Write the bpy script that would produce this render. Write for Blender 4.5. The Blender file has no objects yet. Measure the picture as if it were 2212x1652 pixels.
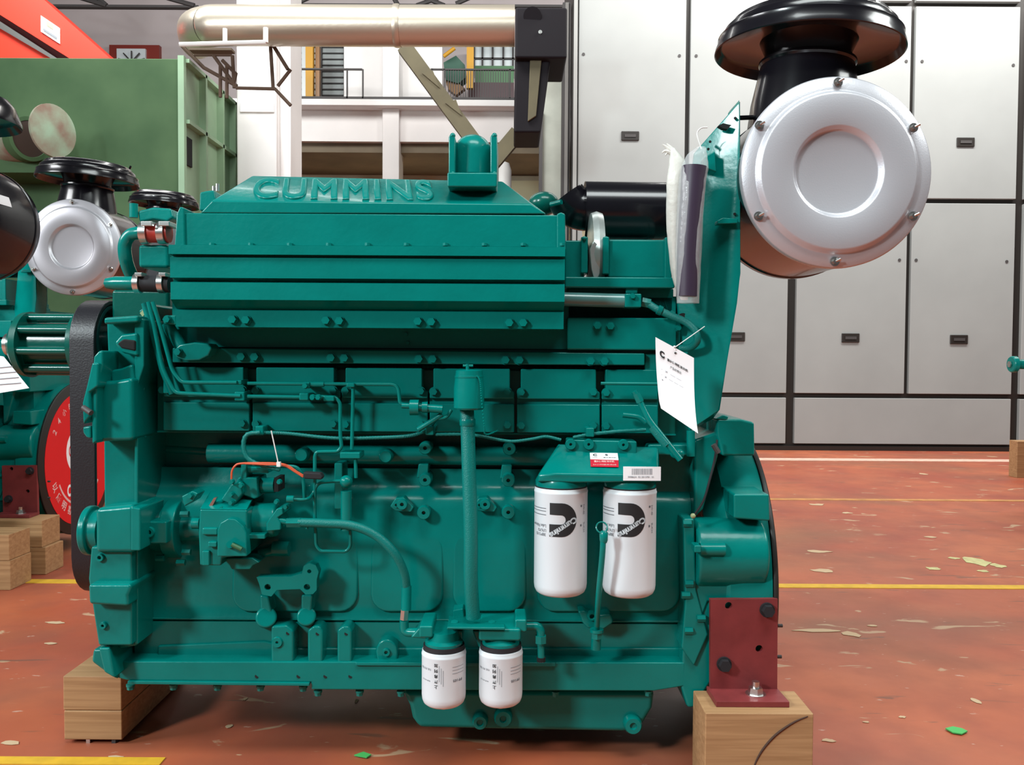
import bpy, bmesh, math, random
from mathutils import Vector, Matrix
from math import sin, cos, pi, atan, atan2, radians, asin
random.seed(7)
SC = bpy.context.scene
COL = SC.collection

# ------------------------------------------------------------------ camera
F, CX, CY = 1876.0, 1106.0, 826.0          # focal length and centre, in pixels of a 2212 x 1652 frame
CAM = Vector((0, 0, 1.0))
RM = Matrix.Rotation(radians(90 - 1.8), 3, 'X') @ Matrix.Rotation(radians(0.35), 3, 'Z')
cd = bpy.data.cameras.new('camera'); cd.sensor_fit = 'HORIZONTAL'; cd.sensor_width = 36.0
cd.lens = F / 2212 * 36.0; cd.clip_start = .05; cd.clip_end = 200
cam = bpy.data.objects.new('camera', cd); COL.objects.link(cam)
cam.matrix_world = Matrix.Translation(CAM) @ RM.to_4x4()
SC.camera = cam

# ------------------------------------------------------------------ world, lamps, exposure
SC.view_settings.view_transform = 'Standard'; SC.view_settings.look = 'None'
SC.view_settings.gamma = 1.0; SC.view_settings.use_curve_mapping = False
SC.view_settings.exposure = 0.0
w = bpy.data.worlds.new('hall_daylight'); SC.world = w; w.use_nodes = True
w.node_tree.nodes['Background'].inputs[0].default_value = (0.93, 0.97, 1.0, 1)
w.node_tree.nodes['Background'].inputs[1].default_value = 0.08

def area(name, loc, target, size, size_y, power, color=(1, 1, 1)):
    l = bpy.data.lights.new(name, 'AREA'); l.shape = 'RECTANGLE'; l.size = size; l.size_y = size_y
    l.energy = power; l.color = color
    o = bpy.data.objects.new(name, l); COL.objects.link(o); o.location = loc
    o.rotation_euler = (Vector(target) - Vector(loc)).to_track_quat('-Z', 'Y').to_euler()
    return o
area('window_daylight', (-4.4, -2.2, 3.9), (0, 2.1, .8), .85, .85, 345, (.86, .98, 1.0))      # high window behind the photographer
area('roof_light_near', (.5, .2, 4.9), (.4, 2.3, .6), 3.0, 1.2, 165, (.92, 1, .99))
area('added_fill_right', (3.6, 1.6, 3.6), (.6, 2.3, .8), 1.6, 1.0, 95, (.95, 1, .98))  # added fill that brightens the shaded flywheel housing
area('roof_light_far', (-3.2, 6.9, 6.3), (-2.0, 10.5, 2.6), 6.5, 1.4, 470, (1, 1, .98))
area('side_window', (-5.5, 1.2, 3.2), (-2.3, 4.0, 1.2), 2.0, 1.5, 230, (.96, .98, 1))
area('under_mezzanine_lamp', (-.4, 12.9, 2.9), (-.4, 13.5, 2.0), 5.0, .3, 60, (1, .93, .75))
area('roof_light_booth', (4.6, 7.1, 6.7), (4.9, 9.3, 3.6), 6, .8, 680, (1, .99, .95))

# ------------------------------------------------------------------ picture measurements -> places in the hall
def P(px, py, Y):
    d = RM @ Vector(((px - CX) / F, -(py - CY) / F, -1.0))
    return CAM + d * (Y / d.y)
def L(px, Y): return px * Y / F

# ------------------------------------------------------------------ materials
def mat(name, col, rough=.4, metal=0., coat=0., spec=.5, bump=0., bscale=60., var=0., vscale=5., alpha=1., trans=0., col2=None):
    m = bpy.data.materials.new(name); m.use_nodes = True
    nt = m.node_tree; b = nt.nodes['Principled BSDF']
    b.inputs['Base Color'].default_value = (*col, 1); b.inputs['Roughness'].default_value = rough
    b.inputs['Metallic'].default_value = metal; b.inputs['Coat Weight'].default_value = coat
    b.inputs['Coat Roughness'].default_value = .08
    b.inputs['Specular IOR Level'].default_value = spec
    b.inputs['Alpha'].default_value = alpha; b.inputs['Transmission Weight'].default_value = trans
    tc = nt.nodes.new('ShaderNodeTexCoord')
    if var > 0 or col2:
        n = nt.nodes.new('ShaderNodeTexNoise'); n.inputs['Scale'].default_value = vscale; n.inputs['Detail'].default_value = 6
        nt.links.new(tc.outputs['Object'], n.inputs['Vector'])
        r = nt.nodes.new('ShaderNodeValToRGB'); r.color_ramp.elements[0].position = .35; r.color_ramp.elements[1].position = .65
        c2 = col2 or tuple(min(1, c * (1 + var)) for c in col)
        c1 = col if col2 else tuple(c * (1 - var) for c in col)
        r.color_ramp.elements[0].color = (*c1, 1); r.color_ramp.elements[1].color = (*c2, 1)
        nt.links.new(n.outputs['Fac'], r.inputs['Fac']); nt.links.new(r.outputs['Color'], b.inputs['Base Color'])
    if bump > 0:
        n = nt.nodes.new('ShaderNodeTexNoise'); n.inputs['Scale'].default_value = bscale; n.inputs['Detail'].default_value = 3
        nt.links.new(tc.outputs['Object'], n.inputs['Vector'])
        bp = nt.nodes.new('ShaderNodeBump'); bp.inputs['Strength'].default_value = bump; bp.inputs['Distance'].default_value = .002
        nt.links.new(n.outputs['Fac'], bp.inputs['Height']); nt.links.new(bp.outputs['Normal'], b.inputs['Normal'])
    return m

TEAL = mat('teal_paint', (.0, .175, .152), rough=.26, spec=.22, coat=.12, bump=.25, bscale=70, var=.06, vscale=9)
TEALD = mat('dark_green_and_shaded_teal', (.0, .085, .065), rough=.28, spec=.25, coat=.2, bump=.2, bscale=60)  # dark green of the fan hub; also teal darkened for shaded recesses
HOSE = mat('teal_painted_hose', (.001, .17, .15), rough=.36, spec=.35, bump=.5, bscale=420)
BLACK = mat('black_gloss_paint', (.005, .0045, .007), rough=.22, spec=.4, coat=.25)
RUBBER = mat('black_rubber', (.010, .010, .013), rough=.75)
BELT = mat('belt_rubber', (.009, .0085, .012), rough=.42, bump=.3, bscale=200)
HOLE = mat('dark_hole', (.004, .005, .005), rough=.9)
STEEL = mat('bare_steel', (.62, .62, .60), rough=.28, metal=1)
ZINC = mat('zinc_plate', (.56, .56, .60), rough=.36, metal=.45, bump=.1, bscale=300)
ALU = mat('aluminium_foil', (.55, .60, .58), rough=.32, metal=.7, bump=.6, bscale=30)
WHITE = mat('white_paint', (.72, .79, .83), rough=.42)
PAPER = mat('white_paper', (.90, .90, .92), rough=.8)
INK = mat('black_ink', (.012, .014, .016), rough=.55)
GREYINK = mat('grey_ink', (.25, .27, .30), rough=.6)
RED = mat('red_silicone', (.42, .03, .02), rough=.45)
REDSTICK = mat('red_sticker', (.75, .004, .01), rough=.45)
LABELRED = mat('label_red', (.55, .01, .03), rough=.5)
PINK = mat('faded_white_lettering', (.8, .50, .48), rough=.6)
ORANGE = mat('orange_wire_sleeve', (.62, .09, .03), rough=.5)
PRIMER = mat('red_oxide_primer', (.19, .025, .026), rough=.55, var=.15, vscale=12, bump=.2)
WHITEPL = mat('white_plastic', (.8, .8, .78), rough=.5)
STRAW = mat('yellow_olive_plastic', (.35, .40, .2), rough=.5)

def wood(name, axis):
    m = bpy.data.materials.new(name); m.use_nodes = True; nt = m.node_tree; b = nt.nodes['Principled BSDF']
    b.inputs['Roughness'].default_value = .7
    tc = nt.nodes.new('ShaderNodeTexCoord'); mp = nt.nodes.new('ShaderNodeMapping')
    sc = [30, 30, 30]; sc[axis] = 2.0; sc[2] = 60 if axis != 2 else 2
    mp.inputs['Scale'].default_value = sc
    n = nt.nodes.new('ShaderNodeTexNoise'); n.inputs['Scale'].default_value = 1.6; n.inputs['Detail'].default_value = 5; n.inputs['Distortion'].default_value = .6
    r = nt.nodes.new('ShaderNodeValToRGB')
    r.color_ramp.elements[0].position = .3; r.color_ramp.elements[0].color = (.30, .155, .065, 1)
    r.color_ramp.elements[1].position = .72; r.color_ramp.elements[1].color = (.45, .26, .12, 1)
    nt.links.new(tc.outputs['Object'], mp.inputs['Vector']); nt.links.new(mp.outputs['Vector'], n.inputs['Vector'])
    nt.links.new(n.outputs['Fac'], r.inputs['Fac']); nt.links.new(r.outputs['Color'], b.inputs['Base Color'])
    return m
WOOD = wood('pine_wood', 0)
WOODK = mat('crack_in_wood', (.06, .03, .02), rough=.9)

def floor_mat():
    m = bpy.data.materials.new('red_painted_concrete'); m.use_nodes = True; nt = m.node_tree; b = nt.nodes['Principled BSDF']
    tc = nt.nodes.new('ShaderNodeTexCoord')
    def noise(scale, detail=5, sx=1, sy=1, dist=0.):
        mp = nt.nodes.new('ShaderNodeMapping'); mp.inputs['Scale'].default_value = (sx, sy, 1)
        n = nt.nodes.new('ShaderNodeTexNoise'); n.inputs['Scale'].default_value = scale; n.inputs['Detail'].default_value = detail
        n.inputs['Distortion'].default_value = dist
        nt.links.new(tc.outputs['Object'], mp.inputs['Vector']); nt.links.new(mp.outputs['Vector'], n.inputs['Vector'])
        return n.outputs['Fac']
    def ramp(fac, p0, p1, c0, c1):
        r = nt.nodes.new('ShaderNodeValToRGB'); r.color_ramp.elements[0].position = p0; r.color_ramp.elements[1].position = p1
        r.color_ramp.elements[0].color = (*c0, 1); r.color_ramp.elements[1].color = (*c1, 1)
        nt.links.new(fac, r.inputs['Fac']); return r.outputs['Color']
    def mix(f, a, c):
        x = nt.nodes.new('ShaderNodeMix'); x.data_type = 'RGBA'
        nt.links.new(f, x.inputs[0])
        if isinstance(a, tuple): x.inputs[6].default_value = (*a, 1)
        else: nt.links.new(a, x.inputs[6])
        if isinstance(c, tuple): x.inputs[7].default_value = (*c, 1)
        else: nt.links.new(c, x.inputs[7])
        return x.outputs[2]
    base = ramp(noise(1.1, 8), .35, .68, (.32, .064, .031), (.45, .120, .048))
    base = mix(ramp(noise(5, 6), .42, .75, (0, 0, 0), (.5, .5, .5)), base, (.20, .055, .035))
    base = mix(ramp(noise(.9, 4, 1, 1.6), .5, .72, (0, 0, 0), (.55, .55, .55)), base, (.17, .085, .045))
    pale = ramp(noise(4.2, 9, 1, 2.4, .8), .655, .68, (0, 0, 0), (.75, .75, .75))
    base = mix(pale, base, (.48, .33, .20))
    dark = ramp(noise(6.5, 8, .5, 2.6, .5), .66, .70, (0, 0, 0), (.6, .6, .6))
    base = mix(dark, base, (.10, .06, .04))
    fine = ramp(noise(45, 4, .4, 1.0), .70, .73, (0, 0, 0), (.7, .7, .7))
    base = mix(fine, base, (.52, .34, .26))
    nt.links.new(base, b.inputs['Base Color'])
    rr = ramp(noise(2.5, 5), .3, .7, (.38, .38, .38), (.62, .62, .62)); nt.links.new(rr, b.inputs['Roughness'])
    return m
FLOOR = floor_mat()
YELLOW = mat('yellow_line_paint', (.62, .36, .02), rough=.6, var=.1, vscale=20)
PALELINE = mat('worn_white_line_paint', (.62, .42, .33), rough=.7, var=.12, vscale=20)
FADED = mat('faded_yellow_line_paint', (.45, .20, .06), rough=.7, var=.2, vscale=12)
PLASTER = mat('white_plaster', (.78, .76, .75), rough=.85, var=.04, vscale=1.5)
PLASTERP = mat('pinkish_plaster', (.56, .49, .49), rough=.85, var=.05, vscale=1.2)
UMBER = mat('dim_brown_wall', (.16, .13, .09), rough=.9, var=.2, vscale=1.5)
BOOTHP = mat('light_grey_booth_panel', (.30, .31, .305), rough=.55, var=.05, vscale=1.3, bump=.1, bscale=40)
FRAME = mat('dark_bronze_frame', (.018, .014, .012), rough=.45)
GREENC = mat('weathered_green_paint', (.038, .085, .036), rough=.7, spec=.25, col2=(.066, .125, .056), vscale=1.6)
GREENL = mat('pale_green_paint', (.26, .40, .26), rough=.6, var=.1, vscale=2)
CRANE = mat('crane_red_paint', (.72, .035, .012), rough=.5)
CRANED = mat('crane_red_in_shadow', (.09, .012, .012), rough=.7)  # crane red darkened to paint the girder's underside shadow
OLIVE = mat('olive_brown_steel', (.10, .085, .045), rough=.7, var=.1)
CLAD = mat('dull_aluminium_cladding', (.56, .50, .41), rough=.36, metal=.75, bump=.4, bscale=25)
DUCTK = mat('black_duct', (.006, .004, .007), rough=.7, spec=.25)
DARKST = mat('dark_steel', (.05, .045, .045), rough=.6)
GLASSP = mat('bright_pane', (.72, .78, .80), rough=.3)
YELLOWM = mat('yellow_machine_paint', (.65, .33, .02), rough=.5)
MACHG = mat('green_machine_paint', (.03, .12, .08), rough=.5)
RUST = mat('rusty_paint', (.22, .12, .09), rough=.8, col2=(.30, .42, .30), vscale=4)
GREENLEAF = mat('leaf_green', (.06, .42, .10), rough=.6)
CHIPC = mat('pale_bare_patch', (.50, .46, .22), rough=.8, var=.15, vscale=30)

# ------------------------------------------------------------------ mesh helpers
WL = {}
def wloc(o):
    return WL.get(o.name, Vector((0, 0, 0))) if o else Vector((0, 0, 0))
def basis(axis):
    z = Vector(axis).normalized(); a = Vector((0, 0, 1)) if abs(z.z) < .9 else Vector((1, 0, 0))
    x = a.cross(z).normalized(); return x, z.cross(x), z
def smooth_path(pts, n=6):
    if len(pts) < 3: return pts
    out = []; q = [2 * pts[0] - pts[1]] + list(pts) + [2 * pts[-1] - pts[-2]]
    for i in range(1, len(q) - 2):
        p0, p1, p2, p3 = q[i - 1], q[i], q[i + 1], q[i + 2]
        for k in range(n):
            t = k / n
            out.append(.5 * ((2 * p1) + (p2 - p0) * t + (2 * p0 - 5 * p1 + 4 * p2 - p3) * t * t + (3 * p1 - p0 - 3 * p2 + p3) * t ** 3))
    out.append(pts[-1]); return out
def round_path(pts, r, n=5):
    """straight runs joined by arcs of about radius r"""
    out = [pts[0]]
    for i in range(1, len(pts) - 1):
        a = (pts[i - 1] - pts[i]); b = (pts[i + 1] - pts[i]); rr = min(r, a.length * .45, b.length * .45)
        s = pts[i] + a.normalized() * rr; e = pts[i] + b.normalized() * rr
        for k in range(n + 1):
            t = k / n; out.append((1 - t) ** 2 * s + 2 * t * (1 - t) * pts[i] + t * t * e)
    out.append(pts[-1]); return out

class MB:
    def __init__(s): s.bm = bmesh.new()
    def face(s, vs):
        try: return s.bm.faces.new(vs)
        except ValueError: return None
    def loop_prism(s, a, b):
        va = [s.bm.verts.new(p) for p in a]; vb = [s.bm.verts.new(p) for p in b]; n = len(a)
        s.face(va); s.face(vb[::-1])
        for i in range(n): s.face((va[i], vb[i], vb[(i + 1) % n], va[(i + 1) % n]))
        return s
    def wbox(s, x0, y0, z0, x1, y1, z1):
        a = [Vector(p) for p in ((x0, y0, z0), (x1, y0, z0), (x1, y0, z1), (x0, y0, z1))]
        return s.loop_prism(a, [p + Vector((0, y1 - y0, 0)) for p in a])
    def box(s, x0, y0, x1, y1, Yf, Yb):
        xm, ym = (x0 + x1) / 2, (y0 + y1) / 2
        X0, X1 = P(x0, ym, Yf).x, P(x1, ym, Yf).x; Z0, Z1 = P(xm, y1, Yf).z, P(xm, y0, Yf).z
        return s.wbox(X0, Yf, Z0, X1, Yb, Z1)
    def prism(s, pts, Yf, Yb):
        a = [P(x, y, Yf) for x, y in pts]
        return s.loop_prism(a, [Vector((p.x, Yb, p.z)) for p in a])
    def xprof(s, x0, x1, prof, Yb):
        """profile in the depth/height plane [(py, Y)...] run along the engine; closed at depth Yb"""
        xm = (x0 + x1) / 2; Y0 = prof[0][1]
        pr = [(Y, P(xm, py, Y).z) for py, Y in prof]
        pr = pr + [(Yb, pr[-1][1]), (Yb, pr[0][1])]
        X0, X1 = P(x0, prof[0][0], Y0).x, P(x1, prof[0][0], Y0).x
        return s.loop_prism([Vector((X0, y, z)) for y, z in pr], [Vector((X1, y, z)) for y, z in pr])
    def hull(s, pts):
        vs = [s.bm.verts.new(p) for p in pts]
        r = bmesh.ops.convex_hull(s.bm, input=vs)
        bad = [g for g in r['geom_interior'] if isinstance(g, bmesh.types.BMVert)]
        if bad: bmesh.ops.delete(s.bm, geom=bad, context='VERTS')
        return s
    def cyl(s, a, b, r, r2=None, seg=24):
        a, b = Vector(a), Vector(b); r2 = r if r2 is None else r2; x, y, z = basis(b - a)
        A = [a + (x * cos(t) + y * sin(t)) * r for t in [2 * pi * i / seg for i in range(seg)]]
        B = [b + (x * cos(t) + y * sin(t)) * r2 for t in [2 * pi * i / seg for i in range(seg)]]
        return s.loop_prism(A, B)
    def lathe(s, o, axis, prof, seg=48, a0=0., a1=2 * pi):
        o = Vector(o); x, y, z = basis(axis); full = abs(a1 - a0 - 2 * pi) < 1e-6
        n = seg if full else seg + 1; rings = []
        for r, h in prof:
            if r < 1e-6: rings.append([s.bm.verts.new(o + z * h)])
            else: rings.append([s.bm.verts.new(o + z * h + (x * cos(t) + y * sin(t)) * r) for t in [a0 + (a1 - a0) * i / seg for i in range(n)]])
        for A, B in zip(rings, rings[1:]):
            for i in range(n if full else n - 1):
                j = (i + 1) % n
                if len(A) == 1 and len(B) == 1: continue
                if len(A) == 1: s.face((A[0], B[j], B[i]))
                elif len(B) == 1: s.face((A[i], A[j], B[0]))
                else: s.face((A[i], A[j], B[j], B[i]))
        return s
    def tube(s, pts, r, seg=12, wob=None):
        pts = [Vector(p) for p in pts]; rings = []; up = None
        for i, p in enumerate(pts):
            t = (pts[min(i + 1, len(pts) - 1)] - pts[max(i - 1, 0)]).normalized()
            if up is None: x, y, _ = basis(t)
            else:
                x = (up - t * up.dot(t)).normalized(); y = t.cross(x)
            up = x; rr = r(i / (len(pts) - 1)) if callable(r) else r
            if wob: rr *= 1 + wob * (1 if i % 2 else -1)
            rings.append([s.bm.verts.new(p + (x * cos(a) + y * sin(a)) * rr) for a in [2 * pi * k / seg for k in range(seg)]])
        for A, B in zip(rings, rings[1:]):
            for i in range(seg): s.face((A[i], A[(i + 1) % seg], B[(i + 1) % seg], B[i]))
        s.face(rings[0][::-1]); s.face(rings[-1]); return s
    def ball(s, c, r, sc=(1, 1, 1), seg=20):
        m = Matrix.Translation(Vector(c)) @ Matrix.Diagonal((r * sc[0], r * sc[1], r * sc[2], 1))
        bmesh.ops.create_uvsphere(s.bm, u_segments=seg, v_segments=seg // 2, radius=1, matrix=m); return s
    def hexhead(s, c, axis, r, h, washer=True):
        c = Vector(c); z = Vector(axis).normalized()
        if washer: s.cyl(c - z * .002, c + z * h * .25, r * 1.15, seg=20)
        s.cyl(c, c + z * h, r, r * .93, seg=6); return s
    def curve_fill(s, loops, depth, O, u, v, n):
        """filled 2-D outlines (first the outside, then holes), extruded by depth behind O along -n"""
        c = bpy.data.curves.new('t', 'CURVE'); c.dimensions = '2D'; c.fill_mode = 'BOTH'; c.extrude = depth / 2
        for lp in loops:
            sp = c.splines.new('POLY'); sp.points.add(len(lp) - 1); sp.use_cyclic_u = True
            for q, (a, b) in zip(sp.points, lp): q.co = (a, b, 0, 1)
        s.add_curve(c, Vector(O) - Vector(n) * depth / 2, u, v, n); return s
    def add_curve(s, c, O, u, v, n, fn=None):
        o = bpy.data.objects.new('t', c); COL.objects.link(o); dg = bpy.context.evaluated_depsgraph_get()
        me = bpy.data.meshes.new_from_object(o.evaluated_get(dg)); bpy.data.objects.remove(o)
        t = bmesh.new(); t.from_mesh(me); bpy.data.meshes.remove(me)
        if fn: fn(t)
        else:
            for q in t.verts: q.co = Vector(O) + q.co.x * Vector(u) + q.co.y * Vector(v) + q.co.z * Vector(n)
        m2 = bpy.data.meshes.new('t'); t.to_mesh(m2); t.free(); s.bm.from_mesh(m2); bpy.data.meshes.remove(m2)
    def text(s, body, O, u, v, width=None, height=None, ext=.0002, bold=0., bev=0., spacing=1., fn=None):
        c = bpy.data.curves.new('t', 'FONT'); c.body = body; c.size = 1; c.extrude = 0; c.align_x = 'CENTER'; c.offset = bold; c.space_character = spacing
        o = bpy.data.objects.new('t', c); COL.objects.link(o); bpy.context.view_layer.update()
        dx, dy = max(o.dimensions.x, .01), max(o.dimensions.y, .01)
        bb = [Vector(q) for q in o.bound_box]; mx = (min(q.x for q in bb) + max(q.x for q in bb)) / 2; my = (min(q.y for q in bb) + max(q.y for q in bb)) / 2
        bpy.data.objects.remove(o)
        sx = (width / dx) if width else None; sy = (height / dy) if height else None
        sx = sx or sy; sy = sy or sx
        c.extrude = ext / sx; c.bevel_depth = bev / sx if bev else 0; c.bevel_resolution = 3 if bev else 0
        u, v = Vector(u).normalized(), Vector(v).normalized(); n = u.cross(v)
        def g(t):
            for q in t.verts:
                a, b, h = (q.co.x - mx) * sx, (q.co.y - my) * sy, q.co.z * sx
                q.co = Vector(O) + a * u + b * v + h * n
            if fn: fn(t)
        s.add_curve(c, O, u, v, n, fn=g); return s
    def build(s, name, m, parent=None, bevel=0, ang=38, seg=2, recalc=True):
        bm = s.bm
        if recalc: bmesh.ops.recalc_face_normals(bm, faces=bm.faces)
        xs = [v.co for v in bm.verts]
        lo = Vector((min(v[i] for v in xs) for i in range(3))); hi = Vector((max(v[i] for v in xs) for i in range(3)))
        c = (lo + hi) / 2
        for v in bm.verts: v.co -= c
        for f in bm.faces: f.smooth = True
        for e in bm.edges:
            if len(e.link_faces) == 2: e.smooth = e.calc_face_angle(0) < radians(ang)
            else: e.smooth = True
        me = bpy.data.meshes.new(name); bm.to_mesh(me); bm.free(); me.materials.append(m)
        o = bpy.data.objects.new(name, me); COL.objects.link(o); WL[o.name] = c.copy()
        o.location = c - wloc(parent); o.parent = parent
        if bevel:
            b = o.modifiers.new('bevel', 'BEVEL'); b.width = bevel; b.segments = seg; b.limit_method = 'ANGLE'; b.angle_limit = radians(ang)
            b.harden_normals = True
        return o
def thing(name, label, cat, loc, group=None):
    o = bpy.data.objects.new(name, None); COL.objects.link(o); o.location = loc; WL[o.name] = Vector(loc)
    o['label'] = label; o['category'] = cat; o.empty_display_size = .1
    if group: o['group'] = group
    return o
def tag(o, label, cat, group=None):
    o['label'] = label; o['category'] = cat
    if group: o['group'] = group
    return o
def struct(o): o['kind'] = 'structure'; return o
NY = Vector((0, -1, 0)); UX = Vector((1, 0, 0)); UZ = Vector((0, 0, 1))
def circ(x, y, r, n=20): return [(x + r * cos(2 * pi * k / n), y + r * sin(2 * pi * k / n)) for k in range(n)]

# ------------------------------------------------------------------ hall
struct(MB().wbox(-16, -6, -.1, 16, 16, 0).build('floor', FLOOR))
MEZ = 12.0
struct(MB().wbox(-16, 15.0, 0, 16, 15.3, 9).build('wall_back', PLASTERP))
def line(py, x0, x1, wpx, m, name, H=.0025):
    Y = P(1106, py, 1).z; Y = 1.0 / (1.0 - Y); Y2 = 1.0 / (1.0 - P(1106, py + wpx, 1).z)
    return struct(MB().wbox(x0, min(Y, Y2), 0, x1, max(Y, Y2), H).build(name, m))
line(986, .9, 6, 5, PALELINE, 'trim_1')
line(1073, 1.0, 6, 3.5, FADED, 'trim_2')
line(1258, -4, 4, 8, YELLOW, 'trim_3')
line(1642, -2.5, -.85, 16, YELLOW, 'trim_4')

# white mezzanine structure at the back
b = MB(); b.box(500, 226, 1236, 306, MEZ, MEZ + .5); 
struct(b.build('wall_mezzanine', PLASTER))
struct(MB().box(500, 214, 1236, 228, MEZ - .25, MEZ + .4).build('trim_5', PLASTER, bevel=.01))
struct(MB().box(-400, 306, 1236, 700, MEZ + 1.6, MEZ + 1.7).build('wall_under_mezzanine', mat('beige_wall', (.62, .55, .40), rough=.9, var=.15, vscale=1.2)))
struct(MB().box(500, 306, 1236, 330, MEZ + .1, MEZ + 1.6).build('ceiling_mezzanine', UMBER))
for i, (x0, x1) in enumerate(((743, 832), (860, 955))):
    struct(MB().box(x0, 60, x1, 216, MEZ + .3, MEZ + .45).build('wall_upper', PLASTER))
def column(pts, Y, Yb, name, label, xs=None):
    o = MB().prism(pts, Y, Yb).build(name, PLASTER, bevel=.01); tag(o, label, 'column', 'white building columns'); return o
column([(826, 60), (862, 60), (862, 900), (826, 900)], MEZ - .1, MEZ + .35, 'column', 'slim white column in the middle of the mezzanine front')
c0 = thing('column', 'broad white square column left of the mezzanine under the silver pipe', 'column', (P(565, 900, 9).x, 9.2, 0), 'white building columns')
XL, XR = P(512, 500, 9).x, P(598, 500, 9).x
MB().wbox(XL, 9, 0, XR, 9.75, 5.5).build('shaft', PLASTER, c0, bevel=.015)
MB().wbox(XR, 9.12, 0, XR + .115, 9.6, 5.5).build('side_rib', PLASTER, c0, bevel=.01)
MB().box(518, 222, 592, 242, 8.985, 9.0).build('capital_band', PLASTER, c0, bevel=.004)

struct(MB().wbox(P(500, 0, 12).x, MEZ + .41, P(880, 232, 12).z, P(1236, 0, 12).x, 15, P(880, 222, 12).z).build('floor_mezzanine', UMBER))
# mezzanine floor furnishings seen over the parapet
r = thing('handrail', 'thin dark handrail running along the mezzanine edge', 'railing', (P(880, 210, MEZ).x, MEZ, 2.9))
MB().box(632, 209, 1112, 214, MEZ - .2, MEZ - .15).build('bottom_rail', DARKST, r)
MB().box(632, 147, 782, 150, MEZ - .2, MEZ - .16).build('top_rail', DARKST, r)
MB().box(930, 148, 1112, 151, MEZ - .2, MEZ - .16).build('top_rail', DARKST, r)
for x in (748, 782, 932, 958, 1100):
    MB().box(x, 149, x + 3, 212, MEZ - .2, MEZ - .17).build('post', DARKST, r)
for k in range(26):
    MB().box(962 + k * 5.4, 150, 963.6 + k * 5.4, 210, MEZ - .19, MEZ - .175).build('baluster', DARKST, r)
t = thing('industrial_window', 'louvred window with grey slats behind the mezzanine rail, right of the broad column', 'window', (P(690, 160, 14.5).x, 14.5, 5))
MB().box(626, 95, 748, 216, 14.4, 15.0).build('pane', mat('grey_glazing', (.33, .36, .36), rough=.5, var=.1), t)
for k in range(9): MB().box(626, 100 + k * 13, 748, 102 + k * 13, 14.36, 14.4).build('slat', DARKST, t)
for x in (626, 690, 742): MB().box(x, 95, x + 5, 216, 14.34, 14.4).build('mullion', DARKST, t)
t = thing('yellow_gantry', 'yellow steel uprights standing behind the mezzanine rail beside the louvred window', 'machine', (P(672, 160, 13.6).x, 13.6, 3.9))
MB().box(660, 95, 676, 287, 13.6, 13.7).build('upright', YELLOWM, t); MB().box(681, 100, 690, 212, 13.7, 13.8).build('upright', mat('brown_steel', (.3, .14, .04)), t)
MB().box(652, 95, 660, 212, 13.7, 13.75).build('light_strip', GLASSP, t)
t = thing('industrial_window', 'dark framed bright window at right end of the mezzanine above the green machine', 'window', (P(1065, 140, 14.6).x, 14.6, 5))
MB().box(1022, 95, 1112, 150, 14.55, 15.0).build('pane', GLASSP, t)
for x in (1022, 1040, 1062, 1085, 1106): MB().box(x, 95, x + 4, 150, 14.5, 14.55).build('mullion', DARKST, t)
MB().box(1022, 124, 1112, 127, 14.5, 14.55).build('mullion', DARKST, t)
t = thing('machine_tool', 'green and brown machine with a yellow pole on the mezzanine, seen through the balusters', 'machine', (P(1020, 180, 14).x, 14, 3.6))
MB().box(1026, 142, 1110, 180, 14, 14.4).build('green_panel', mat('machine_green', (.06, .17, .07)), t)
MB().box(1010, 178, 1110, 296, 13.9, 14.4).build('base', mat('dark_maroon', (.05, .015, .02)), t)
b = MB(); b.prism([(958, 135), (985, 120), (1004, 140), (1008, 165), (990, 180), (962, 172)], 13.6, 13.9); b.build('gear_head', MACHG, t)
MB().prism([(962, 172), (990, 180), (1004, 190), (985, 205), (968, 192)], 13.65, 13.8).build('guard', mat('tan_guard', (.35, .18, .07)), t)
MB().box(1008, 95, 1023, 190, 13.5, 13.6).build('pole', YELLOWM, t)
MB().tube([P(958, 122, 13.4), P(982, 104, 13.4)], .03).build('hose', YELLOWM, t)
# below the mezzanine
struct(MB().box(1085, 390, 1165, 440, MEZ + 1.52, MEZ + 1.6).build('window_1', mat('yellowish_lit_pane', (.85, .84, .55), rough=.6)))
t = tag(MB().lathe(P(1088, 385, 11.2), (0, 0, 1), [(0, -.5), (.1, -.5), (.1, .1), (.07, .19), (0, .22)], 20).build('gas_cylinder', WHITEPL), 'white rounded cylinder standing beyond the engine, right of the domed outlet', 'cylinder')
MB().wbox(t.location.x - .12, 11.08, 0, t.location.x + .12, 11.32, t.location.z - .3).build('cylinder_stand', DARKST, t)

# upper left: pinkish wall band, trussed beam, small window
t = thing('roof_truss', 'dark steel roof truss crossing high above the green tank', 'truss', (P(300, 10, 13).x, 13, 7))
MB().box(80, 10, 428, 15, 13, 13.1).build('bottom_chord', DARKST, t)
MB().box(520, 8, 1240, 13, 13, 13.1).build('bottom_chord', DARKST, t)
for a, c in (((90, -30), (230, 12)), ((230, 12), (170, -40)), ((270, -30), (420, 12)), ((700, -20), (630, 12)), ((820, -60), (860, 12)), ((905, -10), (960, 12)), ((990, -20), (900, 12)), ((985, 8), (1060, -25))):
    MB().tube([P(*a, 13), P(*c, 13)], .035, 8).build('brace', DARKST, t)
t = thing('industrial_window', 'small red framed window over the green tank, below the pink wall', 'window', (P(290, 110, 14.8).x, 14.8, 6))
MB().box(236, 97, 344, 135, 14.9, 15.0).build('frame', mat('window_red', (.25, .03, .02)), t)
MB().box(252, 105, 314, 133, 14.85, 14.9).build('pane', GLASSP, t)
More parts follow.
